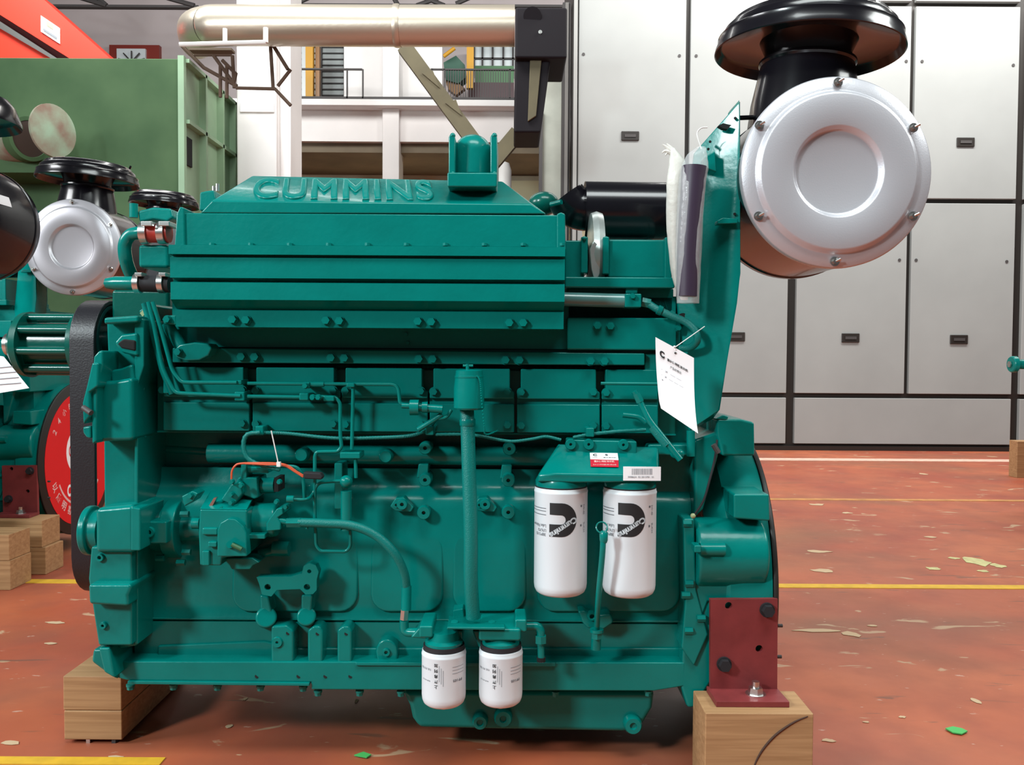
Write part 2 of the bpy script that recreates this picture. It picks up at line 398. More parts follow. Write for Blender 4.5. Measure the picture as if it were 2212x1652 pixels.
for a in range(5): MB().tube([P(284, 134, 14.8), P(284 + 30 * cos(pi * (a + .5) / 5), 134 - 24 * sin(pi * (a + .5) / 5), 14.8)], .012, 6).build('grille_bar', DARKST, t)

# overhead travelling crane girder, upper left
t = thing('crane_girder', 'red overhead crane girder slanting across the upper left corner', 'crane', P(100, 60, 9))
def beam(pts_near, pts_far, Yn, Yf): 
    return MB().loop_prism([P(x, y, Yn) for x, y in pts_near] , [P(x, y, Yf) for x, y in pts_far])
def slab(pts, Y0, th=.12):
    a = [P(x, y, Y0) for x, y in pts]; return MB().loop_prism(a, [p + Vector((0, th, 0)) for p in a])
slab([(-60, -60), (62, -30), (238, 126), (150, 126), (-60, -6)], 9.5, .5).build('top_flange', CRANE, t)
slab([(-60, -8), (150, 127), (118, 127), (-60, 20)], 9.7, .4).build('underside_shadow', CRANED, t)  # dark strip painted as the shadow under the top flange
slab([(-60, 18), (0, 46), (125, 127), (112, 127), (-60, 26)], 9.55, .3).build('rail', STEEL, t)
slab([(-60, 25), (0, 52), (112, 127), (-60, 150)], 9.6, .3).build('lower_girder', CRANE, t)
slab([(88, 33), (128, 60), (128, 94), (88, 68)], 9.48, .02).build('notice_plate', PAPER, t)
slab([(93, 60), (122, 79), (122, 84), (93, 65)], 9.47, .01).build('notice_lines', GREYINK, t)
slab([(100, 44), (114, 53), (114, 63), (100, 54)], 9.47, .01).build('notice_emblem', mat('pale_yellow', (.7, .6, .3)), t)

# green tank
t = thing('green_tank', 'large weathered green steel tank with ribbed side at the left', 'tank', (P(200, 500, 8).x, 8.6, 0))
Xr = P(391, 300, 8).x; Zt = P(300, 126, 8).z; Xl = P(-160, 300, 8).x
MB().wbox(Xl, 8, 0, Xr, 9.7, Zt).build('body', GREENC, t, bevel=.01)
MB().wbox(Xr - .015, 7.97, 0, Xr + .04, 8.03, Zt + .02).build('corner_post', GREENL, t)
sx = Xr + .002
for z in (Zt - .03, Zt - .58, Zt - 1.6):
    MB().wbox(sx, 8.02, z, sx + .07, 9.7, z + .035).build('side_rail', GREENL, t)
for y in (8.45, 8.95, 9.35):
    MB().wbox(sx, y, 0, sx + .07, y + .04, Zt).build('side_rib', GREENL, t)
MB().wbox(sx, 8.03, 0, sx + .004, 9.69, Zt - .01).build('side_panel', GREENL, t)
MB().wbox(sx + .004, 8.06, Zt - .94 , sx + .02, 8.22, Zt - .68).build('hatch', HOLE, t)
pd = Vector((.86, -.5, -.03)).normalized(); pm_ = P(66, 300, 7.4); pr = L(45, 7.4)
MB().cyl(pm_ - pd * .62, pm_ - pd * .02, pr, pr, 40).build('flanged_pipe', RUST, t)
b = MB(); b.lathe(pm_, pd, [(pr * .95, -.1), (pr * 1.04, -.1), (pr * 1.04, .0), (pr * .86, .0), (pr * .84, -.012)], 40); b.build('pipe_flange', GREENC, t)
MB().cyl(pm_ - pd * .02, pm_ - pd * .008, pr * .85, seg=40).build('pipe_mouth', mat('dark_brown', (.05, .03, .025)), t)  # dark brown disc closing the pipe mouth
rd = L(56, 7.3)
MB().lathe(P(116, 282, 7.3), Vector((.92, -.40, .0)), [(0, .03), (rd * .5, .02), (rd, 0), (rd, -.02), (0, -.02)], 40).build('rusty_blanking_disc', RUST, t)
MB().tube([P(116, 330, 7.35), P(116, 372, 7.6)], .03).build('disc_stem', GREENC, t)
MB().box(-200, 340, 90, 372, 7.5, 8.0).build('support_ledge', GREENC, t)

# silver pipe with elbow and black box
t = thing('insulated_pipe', 'long silver clad pipe running overhead across the column to a black box', 'pipe', P(800, 56, 8))
Rp = L(42, 8)
pz = [P(1112, 56, 8), P(860, 56, 8), P(500, 55, 8), P(455, 57, 8.05), P(430, 62, 8.25), P(424, 70, 8.7), P(426, 90, 9.6)]
MB().tube(smooth_path(pz, 8), Rp, 32).build('cladding', CLAD, t)
MB().lathe(P(858, 56, 8), UX, [(Rp + .004, -.03), (Rp + .01, -.01), (Rp + .01, .01), (Rp + .004, .03)], 40).build('joint_band', CLAD, t)
t = thing('pipe_platform', 'small white railed bracket platform under the silver pipe around the column', 'platform', P(500, 95, 7.6))
MB().tube([P(388, 96, 7.5), P(575, 91, 7.5)], .02, 8).build('edge_bar', WHITEPL, t)
MB().tube([P(486, 62, 7.5), P(486, 92, 7.5)], .02, 8).build('upright', WHITEPL, t)
MB().tube([P(574, 60, 7.5), P(574, 92, 7.5)], .022, 8).build('upright', WHITEPL, t)
RUSTB = mat('rusty_brace', (.10, .06, .04), rough=.8)
for q in ([(392, 98), (440, 146), (512, 186)], [(420, 118), (500, 118)], [(460, 118), (512, 190), (594, 192), (628, 228)], [(502, 120), (506, 190)], [(590, 98), (622, 150)], [(628, 150), (600, 186)], [(584, 95), (590, 190)], [(480, 130), (510, 160), (505, 180)], [(476, 140), (476, 210)], [(490, 140), (490, 212)]):
    MB().tube([P(x, y, 8.2) for x, y in q], .017, 8).build('brace', RUSTB, t)
MB().box(408, 103, 500, 108, 7.7, 7.8).build('deck_edge', mat('brown_deck', (.12, .09, .06), rough=.8), t)
t = thing('black_duct', 'black duct box and drop duct at the right end of the silver pipe', 'duct', P(1150, 100, 8))
MB().box(1113, 15, 1225, 125, 7.8, 8.5).build('box', DUCTK, t, bevel=.02)
MB().prism([(1113, 120), (1190, 125), (1180, 200), (1168, 286), (1110, 286), (1110, 262)], 7.9, 8.5).build('drop_duct', DUCTK, t, bevel=.02)
MB().prism([(1145, 128), (1170, 128), (1158, 250), (1140, 262)], 7.87, 7.9).build('rust_streak_panel', OLIVE, t, bevel=.005)
MB().cyl(P(1150, 35, 7.8), P(1150, 35, 7.79), .08).build('inspection_disc', DUCTK, t)
MB().hexhead(P(1167, 69, 7.8), NY, .015, .01).build('bolt', STEEL, t)
t = thing('diagonal_brace', 'olive brown V-shaped steel strut crossing in front of the mezzanine', 'strut', P(1040, 320, 10))
for a, c in (((872, 98), (1062, 356)), ((1118, 285), (1055, 360))):
    p, q = P(*a, 10), P(*c, 10); d = (q - p).normalized(); n = Vector((d.z, 0, -d.x)) * .085
    MB().loop_prism([p - n, p + n, q + n, q - n], [z + Vector((0, .12, 0)) for z in (p - n, p + n, q + n, q - n)]).build('strut', OLIVE, t)
MB().loop_prism([P(x, y, 9.98) for x, y in ((912, 158), (935, 152), (950, 190))], [P(x, y, 10.1) for x, y in ((912, 158), (935, 152), (950, 190))]).build('gusset', OLIVE, t)
MB().loop_prism([P(x, y, 9.98) for x, y in ((962, 222), (985, 215), (998, 250))], [P(x, y, 10.1) for x, y in ((962, 222), (985, 215), (998, 250))]).build('gusset', OLIVE, t)
MB().wbox(P(1058, 360, 10).x - .1, 10.0, 0, P(1058, 360, 10).x + .1, 10.12, P(1058, 350, 10).z).build('foot_post', OLIVE, t)

# panelled booth on the right
BY = 9.3
t = thing('panel_booth', 'tall light grey panelled booth with dark frames filling the right side', 'booth', (P(1720, 900, BY).x, BY, 0))
X = lambda px: P(px, 500, BY).x
Z = lambda py: P(1720, py, BY).z
zb = max(.0, Z(966)); zt = Z(-130)
MB().wbox(X(1234), BY + .05, 0, X(2600), BY + 1.6, zt).build('shell', FRAME, t)
cols = [(1247, 1477, 0), (1487, 1704, 0), (1723, 1960, 1), (1970, 2193, 1), (2212, 2440, 1)]
def panel(x0, x1, y0, y1):
    MB().wbox(X(x0), BY, Z(y1), X(x1), BY + .06, Z(y0)).build('panel', BOOTHP, t, bevel=.006)
for x0, x1, hi in cols:
    if hi: panel(x0, x1, -120, 1)
    panel(x0, x1, 12 if hi else -120, 427)
    panel(x0, x1, 437, 849)
for x0, x1 in ((1247, 1477), (1487, 1704), (1723, 2193), (2212, 2440)): panel(x0, x1, 859, 958)
MB().wbox(X(1236), BY - .03, 0, X(1244), BY + .02, zt).build('edge_strip', mat('grey_edge_strip', (.3, .3, .29), rough=.4), t)
MB().wbox(X(1240), BY - .02, 0, X(2600), BY + .02, Z(963)).build('kick_rail', FRAME, t)
for x, y in ((1359, 296), (2081, 305), (1593, 728), (1841, 729), (2076, 731), (1359, 728)):
    h = MB().wbox(X(x - 19), BY - .015, Z(y + 10), X(x + 19), BY + .01, Z(y - 10)).build('handle', FRAME, t, bevel=.006)
    MB().wbox(X(x - 12), BY - .022, Z(y + 3), X(x + 12), BY - .012, Z(y - 3)).build('grip', DARKST, h)
for x, y in ((1257, 120), (1463, 122), (1499, 122), (1950, 131), (1984, 131), (2180, 138), (1944, 560), (1980, 560), (2176, 562), (1600, 500)):
    MB().cyl((X(x), BY - .006, Z(y)), (X(x), BY + .01, Z(y)), .016, seg=12).build('rivet', DARKST, t)
t = thing('side_panel', 'narrow pale greenish panel standing at the left edge of the grey booth', 'panel', (P(1195, 900, 9.6).x, 9.6, 0))
MB().box(1170, 112, 1216, 960, 9.6, 9.7).build('sheet', mat('pale_greenish_sheet', (.36, .38, .33), rough=.6, var=.15, vscale=3), t)
MB().box(1212, 5, 1229, 965, 9.45, 9.6).build('post', DARKST, t); MB().box(1218, 5, 1225, 965, 9.43, 9.46).build('post_strip', mat('grey_strip', (.2, .19, .18)), t)
MB().box(1163, 240, 1170, 960, 9.55, 9.7).build('edge', DARKST, t)

# bits of floor dirt
chips = MB()
def blob(px, py, wpx, hpx, n=11):
    Y = 1.0 / (1 - P(px, py, 1).z); c = P(px, py, Y); rx, ry = L(wpx / 2, Y), (1.0 / (1 - P(px, py - hpx / 2, 1).z) - Y)
    return [Vector((c.x + rx * cos(2 * pi * k / n) * random.uniform(.55, 1.1), c.y + ry * sin(2 * pi * k / n) * random.uniform(.5, 1.1), .001)) for k in range(n)]
def addblob(b, lp, h=.001): b.loop_prism(lp, [p + Vector((0, 0, h)) for p in lp])
b = MB()
for q in ((2105, 1212, 66, 22), (2155, 1222, 34, 11), (2015, 1228, 40, 8), (2060, 1206, 30, 5), (2125, 1234, 28, 6)): addblob(b, blob(*q))
o = b.build('floor_stain', CHIPC); o['kind'] = 'stuff'
tag(o, 'pale yellow-green bare patch worn in the red floor at the right', 'stain')
b = MB()
for q in ((1768, 1192, 60, 8), (1780, 1233, 60, 12), (1760, 1362, 130, 7), (1840, 1370, 40, 14), (1830, 1108, 24, 4), (1765, 1090, 40, 5), (1885, 1352, 30, 4), (2108, 1514, 18, 14), (1948, 1549, 18, 6), (1870, 1560, 16, 4), (1790, 1600, 40, 8), (1995, 1024, 24, 4), (2010, 1160, 30, 4), (120, 1345, 50, 6), (20, 1605, 60, 12), (110, 1390, 30, 5), (250, 1635, 40, 5), (495, 1570, 18, 10), (530, 1510, 10, 8), (770, 1515, 10, 10)): addblob(b, blob(*q))
o = b.build('floor_chips', mat('chipped_pale_concrete', (.50, .36, .22), rough=.8)); o['kind'] = 'stuff'; tag(o, 'scattered pale chips and scuffs in the red floor paint', 'chips')
lf = [P(x, y, 1.0 / (1 - P(x, y, 1).z)) for x, y in ((2042, 1577), (2058, 1573), (2078, 1577), (2090, 1583), (2078, 1589), (2058, 1586))]
b = MB(); addblob(b, [Vector((p.x, p.y, .003)) for p in lf], .003); tag(b.build('green_scrap', GREENLEAF), 'small bright green scrap lying on the floor at the lower right', 'scrap')
lf = [P(x, y, 1.0 / (1 - P(x, y, 1).z)) for x, y in ((765, 1635), (785, 1628), (802, 1634), (792, 1640))]
b = MB(); addblob(b, [Vector((p.x, p.y, .003)) for p in lf], .003); tag(b.build('green_scrap', GREENLEAF), 'small green scrap lying on the floor in the shade in front of the engine', 'scrap')

# ------------------------------------------------------------------ the engine in front
EN = 'diesel engines standing in the hall'
E = thing('diesel_engine', 'large teal diesel engine standing nearest, raised on wood blocks, white filters on its side', 'engine', (-.1, 2.45, 0), EN)
BF = 2.15                                                             # depth of the crankcase side
def bolt(x, y, r, Y, par, h=.010, m=TEAL): return MB().hexhead(P(x, y, Y), NY, L(r, Y), h).build('bolt', m, par)
def boss(x, y, r, rh, Y, Yb, par, name='boss'):
    d = Yb - Y; R0, R1 = L(r, Y), L(rh, Y)
    return MB().lathe(P(x, y, Y), NY, [(0, -.012), (R1, -.012), (R1, -.001), (R1 * 1.15, 0), (R0 * .88, 0), (R0, -.004), (R0, -d)], 28).build(name, TEAL, par)

# crankcase
xp = [(938, 2.23), (1008, 2.23), (1012, 2.20), (1040, 2.195), (1056, 2.185), (1066, 2.172), (1080, 2.158), (1100, 2.152), (1300, BF), (1335, BF), (1341, BF - .004), (1343, BF + .004), (1345, BF - .004), (1432, BF - .004)]
blk = MB().xprof(318, 1482, xp, 2.75).build('crankcase', TEAL, E, ang=50)
def rrect(x0, y0, x1, y1, r, n=5):
    o = []
    for cx, cy, a in ((x1 - r, y0 + r, -90), (x1 - r, y1 - r, 0), (x0 + r, y1 - r, 90), (x0 + r, y0 + r, 180)):
        for k in range(n + 1):
            t = radians(a + 90 * k / n); o.append((cx + r * cos(t), cy + r * sin(t)))
    return o
for x0, x1 in ((500, 772), (800, 957), (978, 1137), (1160, 1470)):
    pad = MB().prism(rrect(x0, 1150, x1, 1322, 38), BF - .010, BF + .02); zs = [v.co.z for v in pad.bm.verts]
    for v in pad.bm.verts:
        if v.co.y < BF: v.co.y += .0125 * (v.co.z - min(zs)) / (max(zs) - min(zs))
    pad.build('raised_pad', TEAL, blk, bevel=.006, seg=3)
MB().prism([(340, 1428), (340, 1395), (570, 1385), (640, 1400), (1480, 1400), (1480, 1430)], BF - .012, BF + .05).build('lower_step', TEAL, blk, bevel=.004)
MB().box(320, 1338, 1480, 1341, BF - .006, BF).build('joint_ridge', TEAL, blk, bevel=.001)
# raised lugs along the bottom
MB().prism([(585, 1432), (585, 1352), (618, 1350), (634, 1362), (634, 1432)], 2.095, 2.16).build('lug', TEAL, blk, bevel=.006)
MB().prism([(664, 1432), (664, 1362), (676, 1352), (690, 1352), (697, 1362), (697, 1432)], 2.095, 2.16).build('lug', TEAL, blk, bevel=.006)
MB().prism([(728, 1432), (728, 1362), (740, 1352), (752, 1352), (760, 1362), (760, 1432)], 2.095, 2.16).build('lug', TEAL, blk, bevel=.006)
for x, y in ((622, 1367), (686, 1368), (748, 1368)):
    MB().cyl(P(x, y, 2.0948), P(x, y, 2.11), L(4.2, 2.1), seg=16).build('bolt_hole', HOLE, blk)
MB().prism([(815, 1432)] + [(835 + 24 * cos(pi * (1 + k / 8)), 1408 - 27 * sin(pi * k / 8)) for k in range(9)] + [(859, 1432)], 2.11, 2.16).build('plug_pad', TEAL, blk, bevel=.006)
boss(834, 1410, 9, 4, 2.104, 2.12, blk, 'plug')
boss(598, 1388, 12, 3, 2.09, 2.12, blk, 'plug')
# oil drilling tube along the side and its bosses
MB().tube([P(452, 978, 2.19), P(1200, 985, 2.19)], L(21, 2.19), 28).build('water_header', TEAL, E)
MB().tube([P(345, 968, 2.24), P(460, 975, 2.24)], L(12, 2.19), 20).build('header_end', TEAL, E)
for x, y in ((651, 983), (833, 986)):
    MB().lathe(P(x, y, 2.135), NY, [(0, .002), (L(12, 2.13), .002), (L(15, 2.13), -.003), (L(15, 2.13), -.05)], 28).build('core_plug', TEAL, E)
for x, y in ((918, 968), (1100, 970), (918, 1037), (1098, 1038)): boss(x, y, 14, 4, 2.125, 2.20, E)
for x, y in ((900, 1012), (1080, 1014)): MB().prism([(x + 4, y - 10), (x + 26, y - 10), (x + 24, y + 20), (x, y + 20)], 2.15, 2.21).build('rib', TEAL, E, bevel=.003)
for x, y in ((915, 1108), (1098, 1107)): boss(x, y, 15, 4, 2.125, 2.16, E)
for x, y, s_ in ((868, 1090, 1), (1048, 1090, 1)):
    MB().prism([(x - 26, y + 4), (x - 14, y - 14), (x + 4, y - 16), (x + 26, y + 6), (x + 20, y + 16), (x - 14, y + 14)], 2.13, 2.17).build('diamond_flange', TEAL, E, bevel=.003)
    boss(x, y, 12, 4, 2.12, 2.14, E); boss(x - 12, y + 1, 6, 3, 2.125, 2.14, E)

# pan rail, sump
rail = MB().prism([(244, 1428), (1480, 1431), (1480, 1482), (1412, 1493), (672, 1490), (672, 1474), (275, 1470), (244, 1462)], 2.09, 2.8).build('pan_rail', TEAL, E, bevel=.004)
MB().prism([(275, 1471), (668, 1475), (668, 1482), (275, 1478)], 2.082, 2.78).build('bottom_strip', TEAL, rail, bevel=.002)
for x, y in ((282, 1485), (375, 1485), (470, 1486), (563, 1487), (655, 1488), (687, 1498), (777, 1498), (866, 1499), (1200, 1500), (1400, 1498)):
    MB().hexhead(P(x, y - 6, 2.11), (0, 0, -1), L(8, 2.1), .011).build('bolt', TEAL, rail)
for x, y in ((555, 1460), (645, 1460), (703, 1460), (757, 1460)): MB().cyl(P(x, y, 2.0898), P(x, y, 2.10), L(4.5, 2.1), seg=16).build('bolt_hole', HOLE, rail)
MB().prism([(768, 1431), (1200, 1431), (1200, 1440), (768, 1438)], 2.084, 2.1).build('rail_step', TEAL, rail, bevel=.002)
sump = MB(); fr = [P(x, y, 2.13) for x, y in ((868, 1492), (1415, 1492), (1410, 1530), (1392, 1560), (1380, 1578), (1345, 1582), (905, 1574), (890, 1552), (884, 1525))]
sump.loop_prism(fr, [Vector((p.x, 2.74, p.z)) for p in fr]); sump = sump.build('sump', TEAL, E, bevel=.014, seg=3)
for x, y, r in ((1037, 1561, 17), (1087, 1553, 20), (1368, 1568, 20)):
    MB().lathe(P(x, y, 2.11), NY, [(0, -.004), (L(6, 2.1), -.004), (L(8, 2.1), .002), (L(r - 3, 2.1), .002), (L(r, 2.1), -.004), (L(r + 2, 2.1), -.05)], 24).build('drain_boss', TEAL, sump)

# cylinder heads, rails and cam follower covers
MB().xprof(372, 1460, [(640, 2.13), (752, 2.13), (754, 2.15), (800, 2.15)], 2.72).build('cylinder_heads', TEAL, E)
hd = MB().box(1225, 686, 1462, 756, 2.10, 2.2).build('head_cover', TEAL, E, bevel=.004)
for x, y in ((1290, 703), (1318, 704)): bolt(x, y, 9, 2.10, hd)
for x, y in ((877, 722), (881, 741)): bolt(x, y, 4, 2.128, hd, .006)
rl = MB().prism([(372, 751), (1393, 763), (1393, 789), (372, 783)], 2.105, 2.3).build('upper_rail', TEAL, E, bevel=.003)
for x in (523, 552, 716, 745, 905, 935, 1092, 1122, 1275, 1305): bolt(x, 770 + (x - 523) * .0125, 9.5, 2.105, rl, .013)
MB().box(1393, 763, 1462, 800, 2.12, 2.3).build('rail_end', TEAL, rl, bevel=.003)
MB().xprof(340, 1460, [(780, 2.15), (938, 2.15)], 2.6).build('cover_backing', TEALD, E)  # darker colour paints the shade in the gaps between covers
cov = [(352, 526, 541), (545, 722, 737), (738, 912, 926), (928, 1102, 1113), (1117, 1288, 1298), (1300, 1424, 1424)]
for i, (x0, xa, xb) in enumerate(cov):
    dy = (x0 - 352) * .006; xl = x0 if i == 0 else x0 + 8
    c = MB().prism([(xl, 792 + dy), (xa, 793 + dy), (xa, 838 + dy), (xb - 2, 843 + dy), (xb - 2, 858 + dy), (x0, 857 + dy), (x0, 843 + dy), (xl, 838 + dy)], 2.115, 2.16).build('cam_cover', TEAL, E, bevel=.003)
    MB().prism([(x0, 868 + dy), (xb - 2, 869 + dy), (xb - 2, 931 + dy), (x0, 930 + dy)], 2.115, 2.16).build('lower_panel', TEAL, c, bevel=.003)
    MB().prism([(x0, 856 + dy), (xb - 2, 857 + dy), (xb - 2, 870 + dy), (x0, 869 + dy)], 2.128, 2.16).build('groove', TEAL, c)
    for yb in (842, 914):
        if i: bolt(x0 + 9, yb + dy, 8.5, 2.115, c)
        if i < 5: bolt(xb - 17, yb + dy, 8.5, 2.115, c)
bolt(352, 842, 8, 2.12, c)
ld = MB().xprof(340, 1460, [(934, 2.14), (937, 2.14)], 2.3).build('ledge', TEAL, E)

# aftercooler housing
XH0, XH1 = 364, 1221
hou = MB().xprof(XH0, XH1, [(531, 1.958), (551, 1.958), (552, 1.966), (554, 1.976), (557, 1.976), (558, 1.966), (602, 1.966), (603, 1.98), (610, 1.985), (612, 1.968), (649, 1.968), (670, 2.005), (672, 1.998), (708, 1.998)], 2.62).build('aftercooler_housing', TEAL, E, ang=25)
top = MB(); top.box(380, 462, 1219, 533, 1.97, 2.60)
Rf = [P(545, 380, 2.075), P(1085, 392, 2.075)]; Fr = [P(x, y, 1.97) for x, y in ((432, 460), (457, 434), (1148, 441), (1180, 462))]
top.hull(Fr + Rf + [Vector((p.x, 2.55, p.z)) for p in Fr] + [Vector((p.x, 2.50, p.z)) for p in Rf])
cv = top.build('intake_cover', TEAL, E, bevel=.003)
MB().prism([(376, 534), (382, 460), (388, 446), (397, 448), (399, 534)], 1.964, 2.59).build('end_rib', TEAL, cv, bevel=.003)
MB().prism([(1203, 540), (1203, 462), (1212, 458), (1221, 462), (1222, 540)], 1.964, 2.59).build('end_rib', TEAL, cv, bevel=.003)
MB().prism([(430, 455), (431, 415), (445, 412), (462, 410), (466, 434), (452, 455)], 2.0, 2.1).build('corner_boss', TEAL, cv, bevel=.004)
for x, y in ((462, 408), (470, 403)): MB().cyl(P(x, y + 10, 2.06), P(x, y - 6, 2.06), L(4, 2), seg=10).build('stud', STEEL, cv)
for k in range(10): MB().cyl(P(458 + k * 84, 531, 1.967), P(458 + k * 84, 525, 1.967), L(6, 1.96), seg=6).build('bolt', TEAL, hou)
for x, y in ((504, 690), (533, 691), (705, 692), (734, 693), (903, 694), (932, 695), (1100, 697), (1130, 697)): bolt(x, y, 9.5, 1.998, hou, .012)
# raised maker's name on the sloping top
p0, p1 = P(745, 436, 1.97), P(745, 384, 2.075); sv = (p1 - p0).normalized(); ctr = p0.lerp(p1, .50)
um = (P(1000, 440, 1.97) - P(500, 434, 1.97)).normalized()
MB().text('CUMMINS', ctr + um * -.004, um, sv, width=L(378, 2.02), height=(p1 - p0).length * .74, ext=.0006, bold=-.006, bev=.0042, spacing=1.15).build('raised_lettering', TEAL, cv, ang=70)
# domed outlet on top
d0 = MB().box(966, 372, 1074, 404, 1.965, 2.16).build('outlet_base', TEAL, E, bevel=.004)
for x0, x1 in ((969, 983), (1059, 1074)): 
    MB().prism([(x0, 374), (x0, 296), (x0 + 4, 288), (x1 - 4, 288), (x1, 296), (x1, 374)], 1.985, 2.15).build('side_plate', TEAL, d0, bevel=.004)
cc = P(1021, 330, 2.06)
MB().lathe(cc, (0, 0, 1), [(L(43, 2.06), -.055), (L(41, 2.06), 0)] + [(L(41, 2.06) * cos(a), L(38, 2.06) * sin(a)) for a in [radians(k) for k in (12, 25, 38, 50, 62, 74, 84, 90)]], 40).build('dome', TEAL, d0)
for x, y in ((978, 290), (1068, 290), (978, 372), (1068, 372)): MB().ball(P(x, y + 3, 1.99), L(6, 2)).build('rounded_stud', TEAL, d0)

# coolant connections at the housing's left end
h1 = MB().cyl(P(322, 503, 2.12), P(366, 503, 2.12), L(21, 2.12)).build('red_hose', RED, E); h1['label'] = 'red silicone hose'
for x in (306, 344):
    cl = MB().lathe(P(x, 503, 2.12), UX, [(L(22, 2.12), 0), (L(24.5, 2.12), .001), (L(24.5, 2.12), .018), (L(22, 2.12), .019)], 30).build('hose_clamp', STEEL, E)
    MB().box(x - 2, 477, x + 22, 488, 2.08, 2.13).build('clamp_screw', STEEL, cl, bevel=.002)
MB().tube(smooth_path([P(322, 503, 2.12), P(300, 503, 2.12), P(282, 508, 2.125), P(270, 528, 2.13), P(272, 560, 2.14), P(285, 595, 2.17), P(305, 615, 2.2)]), L(14, 2.12), 16).build('coolant_elbow', TEAL, E)
MB().box(298, 528, 364, 578, 2.12, 2.3).build('end_block', TEAL, E, bevel=.008)
MB().prism([(300, 480), (296, 455), (330, 447), (370, 450), (374, 470), (360, 478), (330, 474)], 2.14, 2.25).build('thermostat_cap', TEAL, E, bevel=.006)
MB().cyl(P(289, 470, 2.14), P(289, 440, 2.14), L(9, 2.14)).build('vent_plug', TEAL, E)
h2 = MB().cyl(P(302, 612, 2.08), P(368, 614, 2.08), L(18, 2.08)).build('black_hose', RUBBER, E); h2['label'] = 'short black rubber hose'
for x in (292, 344):
    cl = MB().lathe(P(x, 612, 2.08), UX, [(L(19, 2.08), 0), (L(21.5, 2.08), .001), (L(21.5, 2.08), .014), (L(19, 2.08), .015)], 30).build('hose_clamp', STEEL, E)
    MB().box(x - 2, 588, x + 14, 597, 2.05, 2.08).build('clamp_screw', STEEL, cl, bevel=.002)
MB().lathe(P(300, 612, 2.08), -UX, [(0, -.01), (L(15, 2.08), -.01), (L(15, 2.08), .055), (L(11, 2.08), .078), (0, .085)], 24).build('coolant_stub', TEAL, E)
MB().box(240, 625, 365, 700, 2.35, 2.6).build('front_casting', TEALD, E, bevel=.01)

# front gear cover (left end)
gc = MB().prism([(229, 690), (300, 684), (305, 760), (297, 800), (296, 1395), (258, 1402), (250, 1395), (250, 1300), (225, 1200), (223, 930), (235, 830)], 2.080, 2.82).build('gear_cover', TEAL, E, bevel=.006)
MB().prism([(224, 686), (298, 681), (298, 696), (224, 700)], 2.040, 2.3).build('top_lip', TEAL, gc, bevel=.005)
MB().prism([(303, 686), (311, 690), (311, 790), (298, 830), (298, 1392), (290, 1392), (290, 700)], 2.060, 2.3).build('flange', TEAL, gc, bevel=.003)
MB().prism([(246, 740), (262, 722), (296, 718), (298, 770), (262, 762)], 2.052, 2.16).build('side_cavity_rim', TEAL, gc, bevel=.006)
MB().prism([(252, 742), (266, 732), (292, 735), (292, 758), (262, 752)], 2.048, 2.13).build('side_cavity', HOLE, gc, bevel=.004)
MB().prism([(236, 800), (262, 795), (285, 786), (292, 820), (240, 830)], 2.055, 2.2).build('shoulder', TEAL, gc, bevel=.006)
MB().prism([(211, 823), (245, 822), (286, 815), (288, 952), (211, 954)], 2.030, 2.3).build('accessory_housing', TEAL, gc, bevel=.010, seg=3)
MB().prism([(202, 770), (213, 757), (222, 757), (222, 790), (210, 830), (208, 955), (198, 960), (196, 840)], 2.000, 2.2).build('adjuster_arm', TEAL, gc, bevel=.005)
MB().prism([(198, 783), (213, 783), (211, 835), (193, 848), (194, 900), (179, 918), (177, 870), (186, 835)], 1.990, 2.12).build('link_plate', TEAL, gc, bevel=.005)
MB().prism([(178, 922), (196, 920), (196, 948), (186, 945), (179, 935)], 2.000, 2.12).build('link_plate', TEAL, gc, bevel=.004)
MB().tube([P(180, 880, 1.990), P(197, 892, 1.980)], L(6, 2.04), 12).build('adjuster_screw', DARKST, gc)
MB().prism([(205, 1098), (290, 1090), (292, 1195), (205, 1195)], 2.025, 2.4).build('water_pump_housing', TEAL, gc, bevel=.012, seg=3)
MB().prism([(282, 1095), (303, 1098), (303, 1190), (282, 1190)], 2.020, 2.2).build('pump_flange', TEAL, gc, bevel=.004)
MB().cyl(P(205, 1145, 2.100), P(190, 1145, 2.100), L(52, 2.16), L(52, 2.16), 40).build('end_disc', TEAL, gc, bevel=.004)
MB().cyl(P(226, 1145, 2.100), P(205, 1145, 2.100), L(44, 2.16), L(44, 2.16), 40).build('disc_neck', TEAL, gc)
boss(216, 1205, 12, 5, 2.065, 2.090, gc)
MB().prism([(196, 1180), (285, 1180), (285, 1395), (212, 1395), (202, 1330), (190, 1250)], 2.040, 2.5).build('lower_case', TEAL, gc, bevel=.006)
MB().prism([(190, 1262), (283, 1262), (283, 1270), (276, 1286), (278, 1310), (192, 1305)], 2.010, 2.4).build('seal_carrier', TEAL, gc, bevel=.008, seg=3)
boss(214, 1205, 9, 4, 2.032, 2.050, gc); boss(221, 1352, 8, 3, 2.032, 2.050, gc)
MB().prism([(200, 1402), (250, 1400), (252, 1470), (240, 1462), (196, 1430)], 2.080, 2.5).build('front_support', TEAL, gc, bevel=.008)
MB().prism([(212, 1399), (236, 1399), (248, 1466), (224, 1452)], 2.040, 2.2).build('support_rib', TEAL, gc, bevel=.005)
for x, y in ((308, 771), (302, 842), (302, 940), (300, 990), (300, 1052), (296, 1228), (296, 1284)):
    MB().cyl(P(x - 6, y, 2.100), P(x + 12, y, 2.100), L(6, 2.16), seg=6).build('bolt', TEAL, gc)
# rear side of front casting behind
MB().prism([(298, 700), (372, 700), (372, 1430), (298, 1430)], 2.26, 2.74).build('front_plate', TEALD, E)  # darker colour paints the shade beside the gear cover

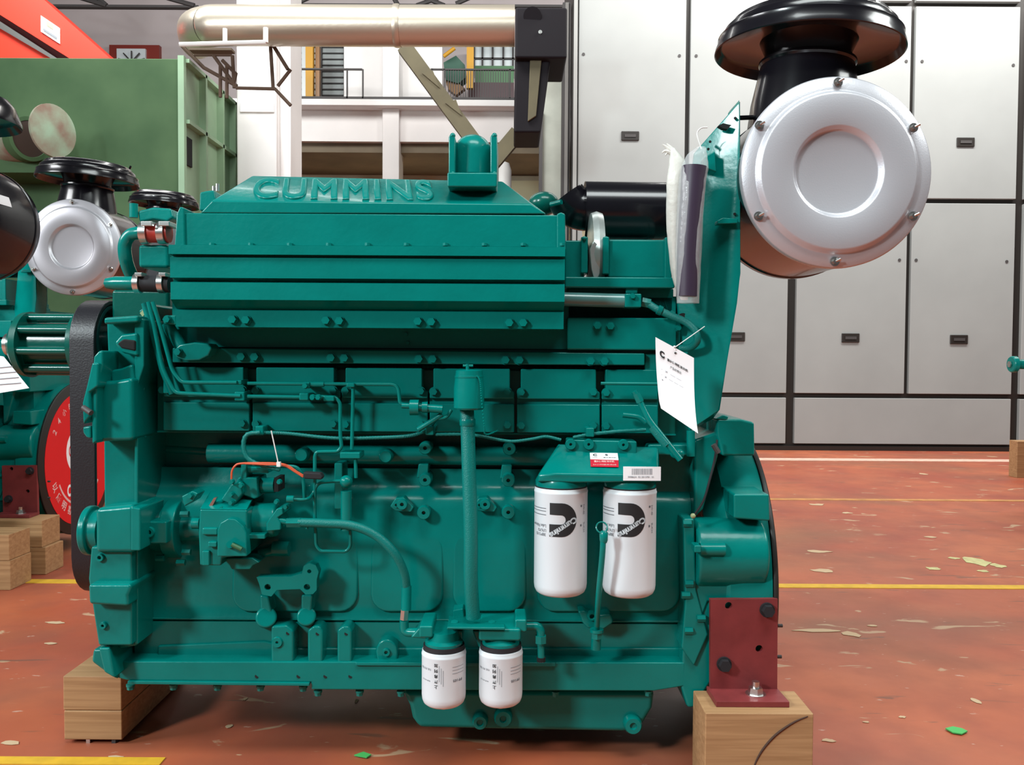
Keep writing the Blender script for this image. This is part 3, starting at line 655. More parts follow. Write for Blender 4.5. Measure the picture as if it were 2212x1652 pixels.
# belt and fan hub
Yc, Rb = 2.40, .115
cxL, cxR = P(150, 900, 2.285).x, P(205, 900, 2.285).x
zt_, zb_ = P(180, 645, 2.33).z - Rb, P(180, 1288, 2.33).z + Rb
def stad(r, n=14):
    o = [Vector((0, Yc + r * cos(a), zt_ + r * sin(a))) for a in [pi * k / n for k in range(n + 1)]]
    o += [Vector((0, Yc - r * cos(a), zb_ - r * sin(a))) for a in [pi * k / n for k in range(n + 1)]]; return o
bl = MB(); oo, ii = stad(Rb), stad(Rb - .012)
for A, B in ((oo, ii),):
    n = len(A); va = [[bl.bm.verts.new(p + Vector((x, 0, 0))) for p in q] for q, x in ((A, cxL), (A, cxR), (B, cxR), (B, cxL))]
    for i in range(n):
        for k in range(4): bl.face((va[k][i], va[(k + 1) % 4][i], va[(k + 1) % 4][(i + 1) % n], va[k][(i + 1) % n]))
belt = bl.build('drive_belt', BELT, E, bevel=.003); belt['label'] = 'wide black ribbed drive belt'
for z, nm in ((zt_, 'fan_pulley'), (zb_, 'crank_pulley')):
    MB().lathe((cxL - .002, Yc, z), UX, [(0, 0), (Rb - .014, 0), (Rb - .014, cxR - cxL + .003), (Rb - .022, cxR - cxL + .004), (Rb - .03, cxR - cxL - .02), (.03, cxR - cxL - .02), (.03, cxR - cxL + .05), (0, cxR - cxL + .05)], 48).build(nm, mat('dark_teal_pulley', (.0, .03, .028), rough=.4, coat=.3), E)
hx1 = cxL - .004; hx0 = P(38, 744, 2.36).x; hz = P(90, 744, 2.36).z; hy = 2.40
fh = MB().cyl((hx0, hy, hz), (hx1, hy, hz), L(48, 2.36)).build('fan_hub', TEALD, E)
for k in range(8):
    a = 2 * pi * (k + .3) / 8; R_ = L(60, 2.36)
    MB().tube([(hx0 + .005, hy + R_ * cos(a), hz + R_ * sin(a)), (hx1, hy + R_ * cos(a), hz + R_ * sin(a))], L(9, 2.36), 12).build('hub_rib', TEALD, fh)
MB().lathe((hx0, hy, hz), -UX, [(0, .03), (L(40, 2.36), .028), (L(70, 2.36), .0), (L(72, 2.36), -.018), (0, -.018)], 40).build('hub_end', TEALD, fh)
MB().lathe((hx1, hy, hz), -UX, [(0, .02), (L(72, 2.36), .02), (L(74, 2.36), 0), (0, 0)], 40).build('hub_flange', TEALD, fh)
MB().cyl((hx0 - .025, hy - .0, hz), (hx0 - .05, hy, hz), L(24, 2.36), seg=30).build('hub_nut', STEEL, fh)

# injector pipes at the front end
for q in ([(320, 652), (330, 690), (352, 800), (378, 848), (400, 850), (520, 855)], [(330, 652), (345, 700), (372, 800), (392, 825), (410, 826), (512, 826)]):
    MB().tube(round_path([P(x, y, 2.06) for x, y in q], .03), L(4.5, 2.06), 12).build('fuel_pipe', TEAL, E)
MB().tube([P(312, 655, 2.1), P(352, 800, 2.09), P(372, 850, 2.10)], L(7, 2.1), 12).build('fuel_pipe', TEAL, E)
MB().tube([P(360, 700, 2.1), P(400, 762, 2.09)], L(13, 2.1), 16).build('transfer_tube', TEAL, E)
MB().prism([(372, 758), (388, 744), (420, 739), (450, 742), (458, 752), (450, 768), (430, 778), (400, 779), (380, 772)], 2.06, 2.12).build('transfer_flange', TEAL, E, bevel=.004)
bolt(386, 760, 8, 2.06, E, .012)
MB().prism([(352, 700), (352, 682), (380, 680), (382, 702)], 2.06, 2.2).build('bracket_lug', TEAL, E, bevel=.004); bolt(362, 690, 8, 2.06, E)
MB().prism([(352, 800), (366, 790), (392, 850), (352, 850)], 2.1, 2.15).build('web_plate', TEAL, E, bevel=.003)
MB().prism([(298, 672), (322, 655), (340, 662), (320, 690)], 2.1, 2.3).build('front_lug', TEAL, E, bevel=.004)
MB().prism([(302, 676), (316, 662), (322, 668), (308, 684)], 2.095, 2.11).build('white_plug', STRAW, E)
# fuel lines on the side
FY = 2.07
def pipe(q, r, name='fuel_pipe', Y=FY, m=None, rad=.018):
    return MB().tube(round_path([P(p[0], p[1], p[2] if len(p) > 2 else Y) for p in q], rad), L(r, Y), 12).build(name, m or TEAL, E)
pipe([(535, 828), (860, 830), (864, 872), (880, 875)], 4)
pipe([(535, 856), (662, 858)], 4.2)
pipe([(662, 830), (700, 830)], 6); pipe([(670, 856), (725, 858), (735, 870), (735, 940), (738, 965), (730, 975), (684, 976), (680, 985), (680, 1120)], 4)
pipe([(763, 835), (760, 970)], 4); pipe([(768, 985), (769, 1032)], 4)
pipe([(663, 1130, 2.05), (663, 1142, 2.05)], 3)
pipe([(680, 1100), (683, 1178), (692, 1190), (748, 1191), (757, 1180), (757, 1145)], 3.8)
pipe([(628, 1078, 2.03), (662, 1080, 2.04), (675, 1070), (686, 1042), (740, 1038)], 3.6)
MB().tube([P(620, 1078, 2.03), P(635, 1078, 2.03)], L(8, 2.03), 12).build('pipe_nut', TEAL, E)
for x, y, w_, h_ in ((517, 856, 22, 20), (515, 826, 14, 10), (656, 857, 20, 16), (710, 861, 24, 12), (662, 832, 14, 14), (756, 984, 44, 14), (757, 832, 18, 10)):
    MB().box(x - w_ / 2, y - h_ / 2, x + w_ / 2, y + h_ / 2, FY - .01, 2.12).build('pipe_clip', TEAL, E, bevel=.003)
for x, y in ((660, 833), (688, 858), (676, 858)): bolt(x, y, 6, 2.055, E)
MB().cyl(P(748, 1145, 2.06), P(748, 1060, 2.06), L(12, 2.06)).build('pulsation_damper', TEAL, E)
MB().ball(P(748, 1040, 2.06), L(14, 2.06)).build('banjo_fitting', TEAL, E)
MB().box(722, 1000, 740, 1100, 2.10, 2.17).build('damper_bracket', TEAL, E, bevel=.003)
# shut-off valve and looped tube near the breather
pipe([(868, 876, 2.05), (888, 877, 2.05)], 6, 'valve_stem'); 
MB().cyl(P(886, 880, 2.05), P(905, 880, 2.05), L(17, 2.05)).build('valve_body', TEAL, E); MB().cyl(P(905, 880, 2.05), P(956, 884, 2.05), L(9, 2.05)).build('valve_barrel', TEAL, E)
MB().cyl(P(912, 880, 2.05), P(924, 880, 2.05), L(12, 2.05)).build('valve_collar', TEAL, E)
pipe([(903, 928), (940, 905), (955, 895)], 6, 'lifting_tube', 2.06); pipe([(940, 905), (965, 902), (975, 885)], 4, 'lifting_tube', 2.06)

# wiring conduits
def conduit(q, r, Y, m=None, n=14):
    pts = smooth_path([P(p[0], p[1], p[2] if len(p) > 2 else Y) for p in q], n)
    return MB().tube(pts, L(r, Y), 10, wob=.10).build('wire_conduit', m or HOSE, E)
conduit([(562, 934), (620, 936), (720, 946), (820, 945), (890, 940), (925, 925), (942, 905)], 4, 2.08, n=30)
conduit([(562, 934), (535, 938), (526, 958), (532, 985), (552, 1000), (580, 1008), (605, 1014)], 5, 2.06, n=5)
conduit([(940, 938), (1000, 938), (1040, 942), (1080, 950), (1110, 953), (1150, 948), (1180, 943), (1212, 950)], 3.5, 2.08, n=14)
conduit([(1238, 945), (1275, 938), (1330, 932), (1395, 928)], 4, 2.08, n=8)
for x, y in ((560, 930), (1275, 934), (928, 930)): MB().box(x - 9, y - 10, x + 9, y + 10, 2.07, 2.16).build('conduit_clip', TEAL, E, bevel=.003)

# breather
br = MB().lathe(P(1013, 884, 2.02), (0, 0, 1), [(L(30, 2.02), 0), (L(33, 2.02), .004), (L(33, 2.02), .05), (L(29, 2.02), .088), (L(29, 2.02), .09), (L(25, 2.02), .092), (0, .093)], 40).build('breather_cap', TEAL, E)
MB().lathe(P(1013, 812, 2.02), (0, 0, 1), [(L(31, 2.02), -.004), (L(31.5, 2.02), 0), (L(27, 2.02), .002), (0, .003)], 40).build('cap_lid', TEAL, br)
MB().cyl(P(1010, 812, 2.02), P(1010, 786, 2.02), L(4, 2.02)).build('cap_screw', TEAL, br); MB().tube([P(1000, 790, 2.02), P(1022, 790, 2.02)], L(3, 2.02), 10).build('wing_nut', TEAL, br)
MB().tube([P(1000, 811, 2.0), P(1008, 804, 2.0), P(1020, 804, 2.0)], L(3, 2.0), 10).build('wing_nut', TEAL, br)
b = MB()
chn = smooth_path([P(1022, 806, 2.0), P(1036, 820, 1.99), P(1040, 860, 1.985), P(1046, 920, 1.99), P(1050, 938, 2.02), P(1075, 930, 2.08)], 9)
for i, p in enumerate(chn): b.ball(p, L(2.2, 2.0), seg=6)
b.build('retaining_chain', TEAL, br)
MB().tube(smooth_path([P(1008, 878, 2.04), P(1010, 920, 2.03), P(1013, 1020, 2.02), P(1017, 1150, 2.01), P(1017, 1250, 2.01), P(1022, 1334, 2.02)], 10), L(15.5, 2.02), 24, wob=.0).build('breather_hose', HOSE, E)
MB().lathe(P(1010, 912, 2.03), (0, 0, 1), [(L(16.5, 2.02), -.008), (L(17.5, 2.02), -.006), (L(17.5, 2.02), .006), (L(16.5, 2.02), .008)], 30).build('hose_clip', TEAL, E)

# fuel pump and its drive
MB().cyl(P(300, 1140, 2.17), P(388, 1140, 2.17), L(50, 2.17), seg=40).build('drive_housing', TEAL, E)
MB().cyl(P(366, 1140, 2.17), P(398, 1140, 2.17), L(64, 2.17), seg=40).build('drive_flange', TEAL, E, bevel=.004)
MB().box(300, 1126, 360, 1175, 2.075, 2.17).build('drive_pad', TEAL, E, bevel=.005)
boss(321, 1150, 12, 5, 2.068, 2.08, E)
MB().prism([(392, 1072), (415, 1060), (428, 1066), (418, 1082), (398, 1094)], 2.07, 2.12).build('drive_ear', TEAL, E, bevel=.003); bolt(412, 1070, 6, 2.07, E)
for x, y in ((398, 1110), (402, 1192), (390, 1215), (345, 1205), (305, 1110)): MB().cyl(P(x - 8, y, 2.12), P(x + 10, y, 2.12), L(7, 2.12), seg=6).build('bolt', TEAL, E)
MB().cyl(P(396, 1140, 2.17), P(440, 1140, 2.17), L(30, 2.17)).build('drive_coupling', TEAL, E)
pm = MB().prism([(431, 1099), (534, 1101), (534, 1200), (480, 1205), (478, 1222), (431, 1222), (428, 1150)], 2.03, 2.15).build('fuel_pump', TEAL, E, bevel=.005)
MB().hull([P(x, y, 2.03) for x, y in ((432, 1099), (533, 1101))] + [P(x, y, 2.14) for x, y in ((455, 1060), (560, 1050))] + [P(x, y, 2.15) for x, y in ((432, 1110), (540, 1110))]).build('sloping_top', TEAL, pm, bevel=.002)
MB().prism([(469, 1202), (469, 1145), (476, 1130), (492, 1120), (508, 1122), (524, 1135), (532, 1150), (533, 1202)], 2.015, 2.05).build('governor_cover', TEAL, pm, bevel=.003)
MB().cyl(P(497, 1176, 1.995), P(497, 1176, 2.02), L(8, 2.0), seg=16).build('throttle_shaft', TEAL, pm); MB().tube([P(501, 1176, 1.998), P(522, 1186, 1.998)], L(5, 2.0), 10).build('throttle_lever', mat('olive_green', (.03, .12, .05), rough=.5), pm)
MB().box(436, 1140, 470, 1156, 2.022, 2.05).build('fuel_rib', TEAL, pm, bevel=.004); MB().box(449, 1170, 468, 1182, 2.018, 2.05).build('idle_screw', TEAL, pm, bevel=.003)
MB().box(436, 1190, 452, 1222, 2.022, 2.05).build('foot', TEAL, pm, bevel=.003)
MB().cyl(P(416, 1130, 2.08), P(432, 1130, 2.08), L(12, 2.08)).build('shaft_boss', TEAL, pm)
MB().cyl(P(548, 1122, 2.10), P(602, 1122, 2.10), L(37, 2.10), seg=36).build('gear_pump', TEAL, pm, bevel=.008)
MB().prism([(598, 1098), (610, 1096), (612, 1110), (600, 1118), (606, 1128), (606, 1145), (575, 1148), (575, 1130)], 2.04, 2.12).build('pump_port', TEAL, pm, bevel=.003)
MB().cyl(P(604, 1124, 2.05), P(622, 1127, 2.05), L(7, 2.05)).build('port_nipple', TEAL, pm)
MB().box(534, 1154, 572, 1164, 2.04, 2.1).build('cover_lip', TEAL, pm, bevel=.002)
MB().prism([(480, 1205), (545, 1205), (560, 1215), (545, 1222), (540, 1230), (500, 1230), (495, 1220)], 2.06, 2.15).build('tappet_cover', TEAL, pm, bevel=.003)
MB().prism([(497, 1075), (510, 1040), (515, 1030), (556, 1032), (558, 1075), (548, 1078), (520, 1068)], 2.07, 2.15).build('shutoff_body', TEAL, pm, bevel=.004)
MB().prism([(476, 1080), (500, 1045), (520, 1040), (524, 1066), (505, 1092)], 2.05, 2.13).build('valve_block', TEAL, pm, bevel=.004)
MB().cyl(P(566, 1048, 2.1), P(594, 1048, 2.1), L(17, 2.1)).build('solenoid', TEAL, pm); MB().box(592, 1032, 601, 1062, 2.07, 2.13).build('solenoid_cap', HOLE, pm)
MB().box(520, 1002, 533, 1034, 2.07, 2.12).build('solenoid_terminal', TEAL, pm, bevel=.003); MB().box(533, 1008, 580, 1022, 2.08, 2.12).build('terminal_strip', TEAL, pm, bevel=.003)
for x, y in ((502, 1040), (522, 1048), (500, 1085), (480, 1098), (604, 1040), (618, 1094), (598, 1083), (500, 1068)): bolt(x, y, 5, 2.045, pm, .01)
MB().prism([(450, 1094), (462, 1075), (468, 1074), (458, 1094)], 2.045, 2.06).build('pump_tag', STEEL, pm)
MB().cyl(P(590, 1185, 2.12), P(625, 1185, 2.12), L(16, 2.12)).build('filter_screen_cap', TEAL, pm); MB().cyl(P(560, 1195, 2.12), P(590, 1190, 2.12), L(10, 2.12)).build('plug', TEAL, pm)
wr = MB(); wr.tube(smooth_path([P(x, y, 2.05) for x, y in ((500, 1035), (501, 1018), (508, 1006), (520, 1001), (560, 1000), (600, 1001), (622, 1006), (640, 1018), (655, 1027))]), L(2.3, 2.05), 8)
wr.tube(smooth_path([P(x, y, 2.045) for x, y in ((530, 1001), (570, 1003), (612, 1005), (636, 1018), (655, 1030))]), L(2.0, 2.05), 8)
wr = wr.build('orange_wires', ORANGE, E); wr['label'] = 'orange sleeved wires looping over the fuel pump'
MB().prism([(654, 1020), (692, 1022), (697, 1030), (694, 1036), (656, 1034)], 2.035, 2.06).build('wire_connector', RUBBER, E, bevel=.003)
pipe([(545, 1003, 2.07), (600, 1005, 2.07), (640, 1008, 2.08), (652, 1020, 2.08), (656, 1045, 2.08), (658, 1078, 2.08)], 4, 'overflow_pipe')
# pump to filter hose
MB().tube([P(620, 1128, 2.05), P(650, 1128, 2.05)], L(11, 2.05), 6).build('hose_nut', TEAL, E)
MB().tube(smooth_path([P(645, 1128, 2.05), P(700, 1130, 2.05), P(760, 1135, 2.05), P(810, 1155, 2.05), P(850, 1192, 2.05), P(872, 1235, 2.06), P(878, 1272, 2.07)], 8), L(10, 2.05), 20).build('fuel_hose', HOSE, E)
MB().tube([P(878, 1265, 2.07), P(877, 1318, 2.06)], L(11, 2.07), 16).build('hose_sleeve', TEAL, E); MB().cyl(P(875, 1316, 2.06), P(873, 1338, 2.06), L(9.5, 2.07), seg=6).build('bare_nut', STEEL, E)
pipe([(873, 1340, 2.06), (873, 1365, 2.06), (905, 1366, 2.05)], 10, 'elbow_fitting', rad=.012)
# bracket with holes in mid-side
def plate_holes(name, outer, holes, Y, th, m, par, bev=.003):
    q = lambda x, y: ((P(x, y, Y).x), (P(x, y, Y).z))
    lo = [[q(*p) for p in outer]]
    for hx, hy, hr in holes:
        c = q(hx, hy); lo.append(circ(c[0], c[1], L(hr, Y), 18))
    return MB().curve_fill(lo, th, (0, Y, 0), UX, UZ, NY).build(name, m, par, bevel=bev)
bk = plate_holes('lift_bracket', [(554, 1246), (628, 1245), (652, 1238), (656, 1222), (668, 1216), (682, 1221), (688, 1235), (684, 1252), (684, 1274), (676, 1283), (660, 1284), (648, 1272), (598, 1274), (586, 1288), (566, 1284), (560, 1262)], [(578, 1268, 7), (663, 1268, 7), (668, 1234, 4.5)], 2.08, .03, TEAL, E)
MB().cyl(P(575, 1333, 2.095), P(575, 1333, 2.16), L(23, 2.09), seg=30).build('mount_boss', TEAL, bk, bevel=.006)
MB().cyl(P(662, 1331, 2.095), P(662, 1331, 2.16), L(21, 2.09), seg=30).build('mount_boss', TEAL, bk, bevel=.006)
MB().prism([(560, 1284), (580, 1288), (583, 1300), (588, 1325), (562, 1325)], 2.10, 2.15).build('bracket_leg', TEAL, bk, bevel=.006)
MB().prism([(650, 1284), (676, 1284), (672, 1325), (650, 1325)], 2.10, 2.15).build('bracket_leg', TEAL, bk, bevel=.006)

# fuel filter heads and the two small canisters
fb = MB().hull([P(x, y, 1.97) for x, y in ((965, 1359), (1091, 1361), (966, 1354), (1091, 1355))] + [P(x, y, 2.12) for x, y in ((970, 1330), (1088, 1330), (970, 1345), (1088, 1345))]).build('filter_bracket', TEAL, E, bevel=.002)
MB().prism([(978, 1358), (978, 1318), (1000, 1314), (1006, 1358)], 2.1, 2.16).build('bracket_back', TEAL, fb, bevel=.003)
for x, y in ((982, 1347), (1062, 1347)): MB().hexhead(P(x, y, 2.03), (0, -.2, 1), L(9, 2.03), .006).build('bolt', TEAL, fb)
MB().box(905, 1352, 935, 1378, 1.99, 2.1).build('inlet_block', TEAL, E, bevel=.005)
MB().prism([(886, 1378), (905, 1356), (1000, 1362), (1000, 1385), (935, 1392), (935, 1382)], 2.03, 2.1).build('filter_head', TEAL, E, bevel=.005)
MB().box(1034, 1358, 1125, 1385, 1.98, 2.1).build('filter_head', TEAL, E, bevel=.006)
ARC = {}
def wrap(t, cx, cz, Y0, R, off):
    """wrap flat print onto a canister standing at (cx, Y0): x becomes arc"""
    co = [v.co.x for v in t.verts]; lo, hi = min(co), max(co); n = max(2, int((hi - lo) / .004))
    for k in range(1, n):
        x = lo + (hi - lo) * k / n
        bmesh.ops.bisect_plane(t, geom=t.verts[:] + t.edges[:] + t.faces[:], plane_co=(x, 0, 0), plane_no=(1, 0, 0))
    for v in t.verts:
        u = max(-.995, min(.995, (v.co.x - cx) / R)); a = asin(u); h = -(v.co.y - Y0) ; rr = R + off + max(0, h) * 0
        v.co = Vector((cx + rr * sin(a), Y0 - rr * cos(a), v.co.z))
def canister(cxp, y0, y1, rp, Y, name, ring=True):
    R = L(rp, Y); Zt, Zb = P(cxp, y0, Y).z, P(cxp, y1, Y - R * .8).z; c = P(cxp, y0, Y); H = Zt - Zb
    o = MB().lathe((c.x, Y, Zb), UZ, [(0, .0), (R * .6, .0), (R * .82, .0015), (R * .92, .006), (R * .98, .014), (R, .024), (R, H - .014), (R * 1.012, H - .012), (R * 1.012, H - .009), (R * .99, H - .007), (R * .99, H - .004), (R * .97, H), (R * .5, H), (0, H)], 56).build(name, WHITE, E)
    o['label'] = 'white spin-on canister'
    return o, c.x, Zb, H, R, Y
def prn(can, m, name, fn_text):
    o, cx, zb, H, R, Y = can; b = MB(); fn_text(b, lambda t: wrap(t, cx, 0, Y, R, .0004)); return b.build(name, m, o, recalc=False)
smalls = []
for cxp, r_, yt, yb, hx in ((959, 48, 1399, 1533, 0), (1082, 47.5, 1398, 1531, 1)):
    can = canister(cxp, yt, yb, r_, 2.02, 'fuel_filter'); smalls.append(can); o, cx, zb, H, R, Y = can
    MB().cyl((cx, Y, zb + .001), (cx, Y, zb - .012), L(14, 2.0), L(10, 2.0), 20).build('drain_nut', STEEL, o)
    MB().lathe((cx, Y, zb + H - .001), UZ, [(0, .012), (R * .93, .012), (R * .95, 0), (R * .9, -.002)], 40).build('seal_ring', RUBBER, o)
    MB().lathe((cx, Y, zb + H + .011), UZ, [(0, 0), (R * .86, 0), (R * .86, .006), (R * .7, .012), (R * .62, .03), (0, .03)], 40).build('head_neck', TEAL, o)
    f0 = Y - R
    def cjk(b, fn):
        for k, ch in enumerate('上海弗列加'):
            b.text(ch, (cx - R * .27, f0, P(0, 1479 - k * 11.6, f0).z), -UX, -UZ, width=.0085, height=.0085, ext=.0001, fn=fn, bold=.02)
    prn(can, INK, 'printed_name', cjk)
    def bars(b, fn):
        for k in range(3):
            t = bmesh.new(); x0, x1 = cx + R * .45, cx + R * .9; z = P(0, 1438 + k * 7, f0).z
            t2 = [t.verts.new((x0, f0, z - .0)), t.verts.new((x1, f0, z)), t.verts.new((x1, f0, z + .0011)), t.verts.new((x0, f0, z + .0011))]; t.faces.new(t2)
            fn(t); m2 = bpy.data.meshes.new('t'); t.to_mesh(m2); t.free(); b.bm.from_mesh(m2); bpy.data.meshes.remove(m2)
        b.text('FF105', (cx + R * .66, f0, P(0, 1467, f0).z), -UX, -UZ, height=.006, ext=.0001, fn=fn, bold=.02)
    prn(can, GREYINK, 'printed_lines', bars)
    def lefts(b, fn):
        b.text('FUEL FILTER', (cx - R * .72, f0, P(0, 1443, f0).z), -UX, -UZ, width=.022, height=.0045, ext=.0001, fn=fn)
        b.text('REPLACE', (cx - R * .72, f0, P(0, 1468, f0).z), -UX, -UZ, width=.018, height=.003, ext=.0001, fn=fn)
        for k in range(3): b.text('l' * 22, (cx - R * (.13 - k * .09), f0, P(0, 1450 + k * 5, f0).z), -UZ, UX, width=.036, height=.002, ext=.0001, fn=fn)
    prn(can, GREYINK, 'printed_small_print', lefts)
# outlet elbow on the right of the second head
MB().box(1112, 1338, 1138, 1366, 1.99, 2.08).build('outlet_block', TEAL, E, bevel=.005)
pipe([(1136, 1352, 2.02), (1162, 1352, 2.02), (1168, 1362, 2.02), (1168, 1392, 2.02)], 9, 'outlet_elbow', rad=.01)
MB().cyl(P(1168, 1372, 2.02), P(1168, 1388, 2.02), L(13, 2.02), seg=6).build('elbow_nut', TEAL, E)
MB().cyl(P(1168, 1388, 2.02), P(1169, 1422, 2.02), L(7.5, 2.02)).build('outlet_stub', TEAL, E); MB().cyl(P(1169, 1419, 2.02), P(1169, 1428, 2.02), L(9.5, 2.02)).build('stub_cap', HOLE, E)
MB().prism([(1020, 1362), (1060, 1362), (1050, 1400), (1035, 1400)], 2.04, 2.08).build('head_web', TEAL, E, bevel=.004)

# oil filter head and two large canisters
hdp = [(1160, 1048), (1160, 1018), (1203, 958), (1225, 955), (1225, 948), (1378, 951), (1378, 961), (1424, 964), (1428, 975), (1428, 1045)]
oh = MB()
fa = [P(x, y, 2.02) for x, y in ((1212, 1022), (1425, 1024), (1425, 1044), (1240, 1044), (1160, 1048), (1160, 1030))]
oh.hull([P(x, y, 1.985) for x, y in ((1200, 1022), (1424, 1026), (1424, 1040), (1240, 1042))] + [P(x, y, 2.0) for x, y in ((1161, 1040), (1162, 1026))] + [P(x, y, 2.1) for x, y in ((1207, 958), (1422, 965), (1426, 1040), (1165, 1040), (1165, 1020))])
ohd = oh.build('oil_filter_head', TEAL, E, bevel=.005)
MB().prism([(1225, 985), (1225, 949), (1376, 953), (1376, 985)], 2.07, 2.13).build('mount_pad', TEAL, ohd, bevel=.004)
for x, y in ((1233, 960), (1272, 960), (1347, 961)): boss(x, y, 12, 3, 2.062, 2.07, ohd)
MB().prism([(1190, 1040), (1300, 1040), (1300, 1048), (1430, 1048), (1430, 1040)], 2.0, 2.1)
larges = []
for cxp, r_, y0, y1 in ((1212, 57.5, 1049, 1292), (1360.5, 57.5, 1051, 1294)):
    can = canister(cxp, y0, y1, r_, 2.05, 'oil_filter'); larges.append(can); o, cx, zb, H, R, Y = can
    MB().lathe((cx, Y, zb + H - .001), UZ, [(0, .003), (R * .98, .003), (R * .98, 0)], 40).build('seal_ring', RUBBER, o)
    MB().lathe((cx, Y, zb + H + .002), UZ, [(0, 0), (R * .97, 0), (R * .97, .012), (R * .9, .02), (0, .02)], 40).build('head_neck', TEAL, o)
    f0 = Y - R; q = lambda px, py: (P(px, py, f0).x, P(px, py, f0).z); dx = cxp - 1212
    def logo(b, fn):
        pts = [(1188, 1087), (1212, 1087)] + [(1214 + 32 * sin(a), 1123.5 - 36.5 * cos(a)) for a in [pi * k / 16 for k in range(17)]] + [(1187, 1160), (1187, 1133), (1210, 1133)] + [(1212 + 10 * sin(a), 1123 + 10 * cos(a)) for a in [pi * k / 8 for k in range(9)]] + [(1188, 1112.5)]
        c = bpy.data.curves.new('t', 'CURVE'); c.dimensions = '2D'; c.fill_mode = 'BOTH'
        sp = c.splines.new('POLY'); sp.points.add(len(pts) - 1); sp.use_cyclic_u = True
        for k, (x, y) in zip(sp.points, pts): a, d = q(x + dx, y); k.co = (a, d, 0, 1)
        def g(t):
            for v in t.verts: v.co = Vector((v.co.x, f0, v.co.y))
            fn(t)
        b.add_curve(c, (0, 0, 0), UX, UZ, NY, fn=g)
    prn(can, INK, 'printed_emblem', logo)
    b = MB(); c = q(1217 + dx, 1140); an = radians(34)
    b.text('Cummins', (c[0], f0, c[1]), Vector((-cos(an), 0, -sin(an))), Vector((sin(an), 0, -cos(an))), width=L(68, f0), height=L(14, f0), ext=.0001, bold=.05, fn=lambda t: wrap(t, cx, 0, Y, R, .0009)); b.build('emblem_lettering', WHITE, o, recalc=False)
    def side(b, fn):
        b.text('Lube Filter', (q(1168 + dx, 1131)[0], f0, q(0, 1131)[1]), -UX, -UZ, width=L(24, f0), height=L(7, f0), ext=.0001, fn=fn, bold=.01)
        b.text('LF670', (q(1172 + dx, 1141)[0], f0, q(0, 1141)[1]), -UX, -UZ, width=L(16, f0), height=L(6.5, f0), ext=.0001, fn=fn, bold=.01)
        b.text('3889310', (q(1170 + dx, 1150)[0], f0, q(0, 1150)[1]), -UX, -UZ, width=L(19, f0), height=L(6.5, f0), ext=.0001, fn=fn, bold=.01)
        for y in (1093, 1099, 1107): b.text('IIIIIIIIIIIIIIIIIIIII', (q(1168 + dx, y)[0], f0, q(0, y)[1]), -UX, -UZ, width=L(24, f0), height=L(1.6, f0), ext=.0001, fn=fn, bold=.06)
        for x, y in ((1257, 1088), (1256, 1130)): b.text('I', (q(x + dx, y)[0], f0, q(0, y)[1]), -UX, -UZ, width=L(3.5, f0), height=L(4.5, f0), ext=.0001, fn=fn)
        for x, y, s_ in ((1263, 1096, '5W-40'), (1263, 1135, 'SUCH')): b.text(s_, (q(x + dx, y)[0], f0, q(0, y)[1]), -UZ, UX, width=L(22, f0), height=L(4, f0), ext=.0001, fn=fn)
    prn(can, GREYINK, 'printed_small_print', side)
# stickers on the filter head (they lie on its sloping face)
e0, e1, e2 = P(1220, 1022, 1.984), P(1400, 1024, 1.984), P(1220, 960, 2.099)
un = (e1 - e0).normalized(); vn = (e2 - e0); vn = (vn - un * vn.dot(un)).normalized(); nn = un.cross(vn)
def onface(px, py):
    d = RM @ Vector(((px - CX) / F, -(py - CY) / F, -1.0)); t = (e0 - CAM).dot(nn) / d.dot(nn); return CAM + d * t
def sticker(pts, m, name, off, th=.0006, onf=onface, N=nn):
    a = [onf(x, y) + N * (off + th) for x, y in pts]; return MB().loop_prism(a, [p - N * th for p in a]).build(name, m, ohd, recalc=True)
sticker([(1274, 979), (1334, 980), (1336, 995), (1275, 993)], PAPER, 'label_white_half', .0012)
sticker([(1275, 993), (1336, 995), (1336, 1010), (1276, 1009)], LABELRED, 'label_red_half', .0012)
b = MB(); b.text('C', onface(1285, 984) + nn * .0022, un, vn, width=L(9, 2.03), height=L(5, 2.03) * 1.7, ext=.0001, bold=.05); b.text('S', onface(1310, 984) + nn * .0022, un, vn, width=L(6, 2.03), height=L(4, 2.03) * 1.7, ext=.0001, bold=.03)
b.text('CUMMINS', onface(1285, 989) + nn * .0022, un, vn, width=L(10, 2.03), height=.002, ext=.0001); b.text('重庆康明斯', onface(1317, 990) + nn * .0022, un, vn, width=L(28, 2.03), height=.003, ext=.0001); b.build('label_print', INK, ohd, recalc=False)
b = MB(); b.text('重庆康明斯发动机', onface(1305, 998) + nn * .0022, un, vn, width=L(44, 2.03), height=L(5, 2.03) * 1.6, ext=.0001, bold=.02); b.text('24小时服务热线', onface(1306, 1005) + nn * .0022, un, vn, width=L(50, 2.03), height=L(3, 2.03) * 1.6, ext=.0001); b.build('label_print', PINK, ohd, recalc=False)
yy = 1.9835
lb = MB().box(1346.5, 1008, 1427.5, 1038, yy - .003, yy).build('barcode_label', PAPER, ohd)
b = MB()
for k in range(24):
    x = 1365 + k * 1.85; b.box(x, 1012, x + random.choice((.5, .8, 1.1)), 1025, yy - .0034, yy - .003)
b.build('barcode_bars', GREYINK, lb)
MB().text('3098624  02 2013701  01', P(1384, 1030, yy - .0036), UX, UZ, width=L(56, yy), height=L(3.6, yy), ext=.0001).build('barcode_number', GREYINK, lb, recalc=False)

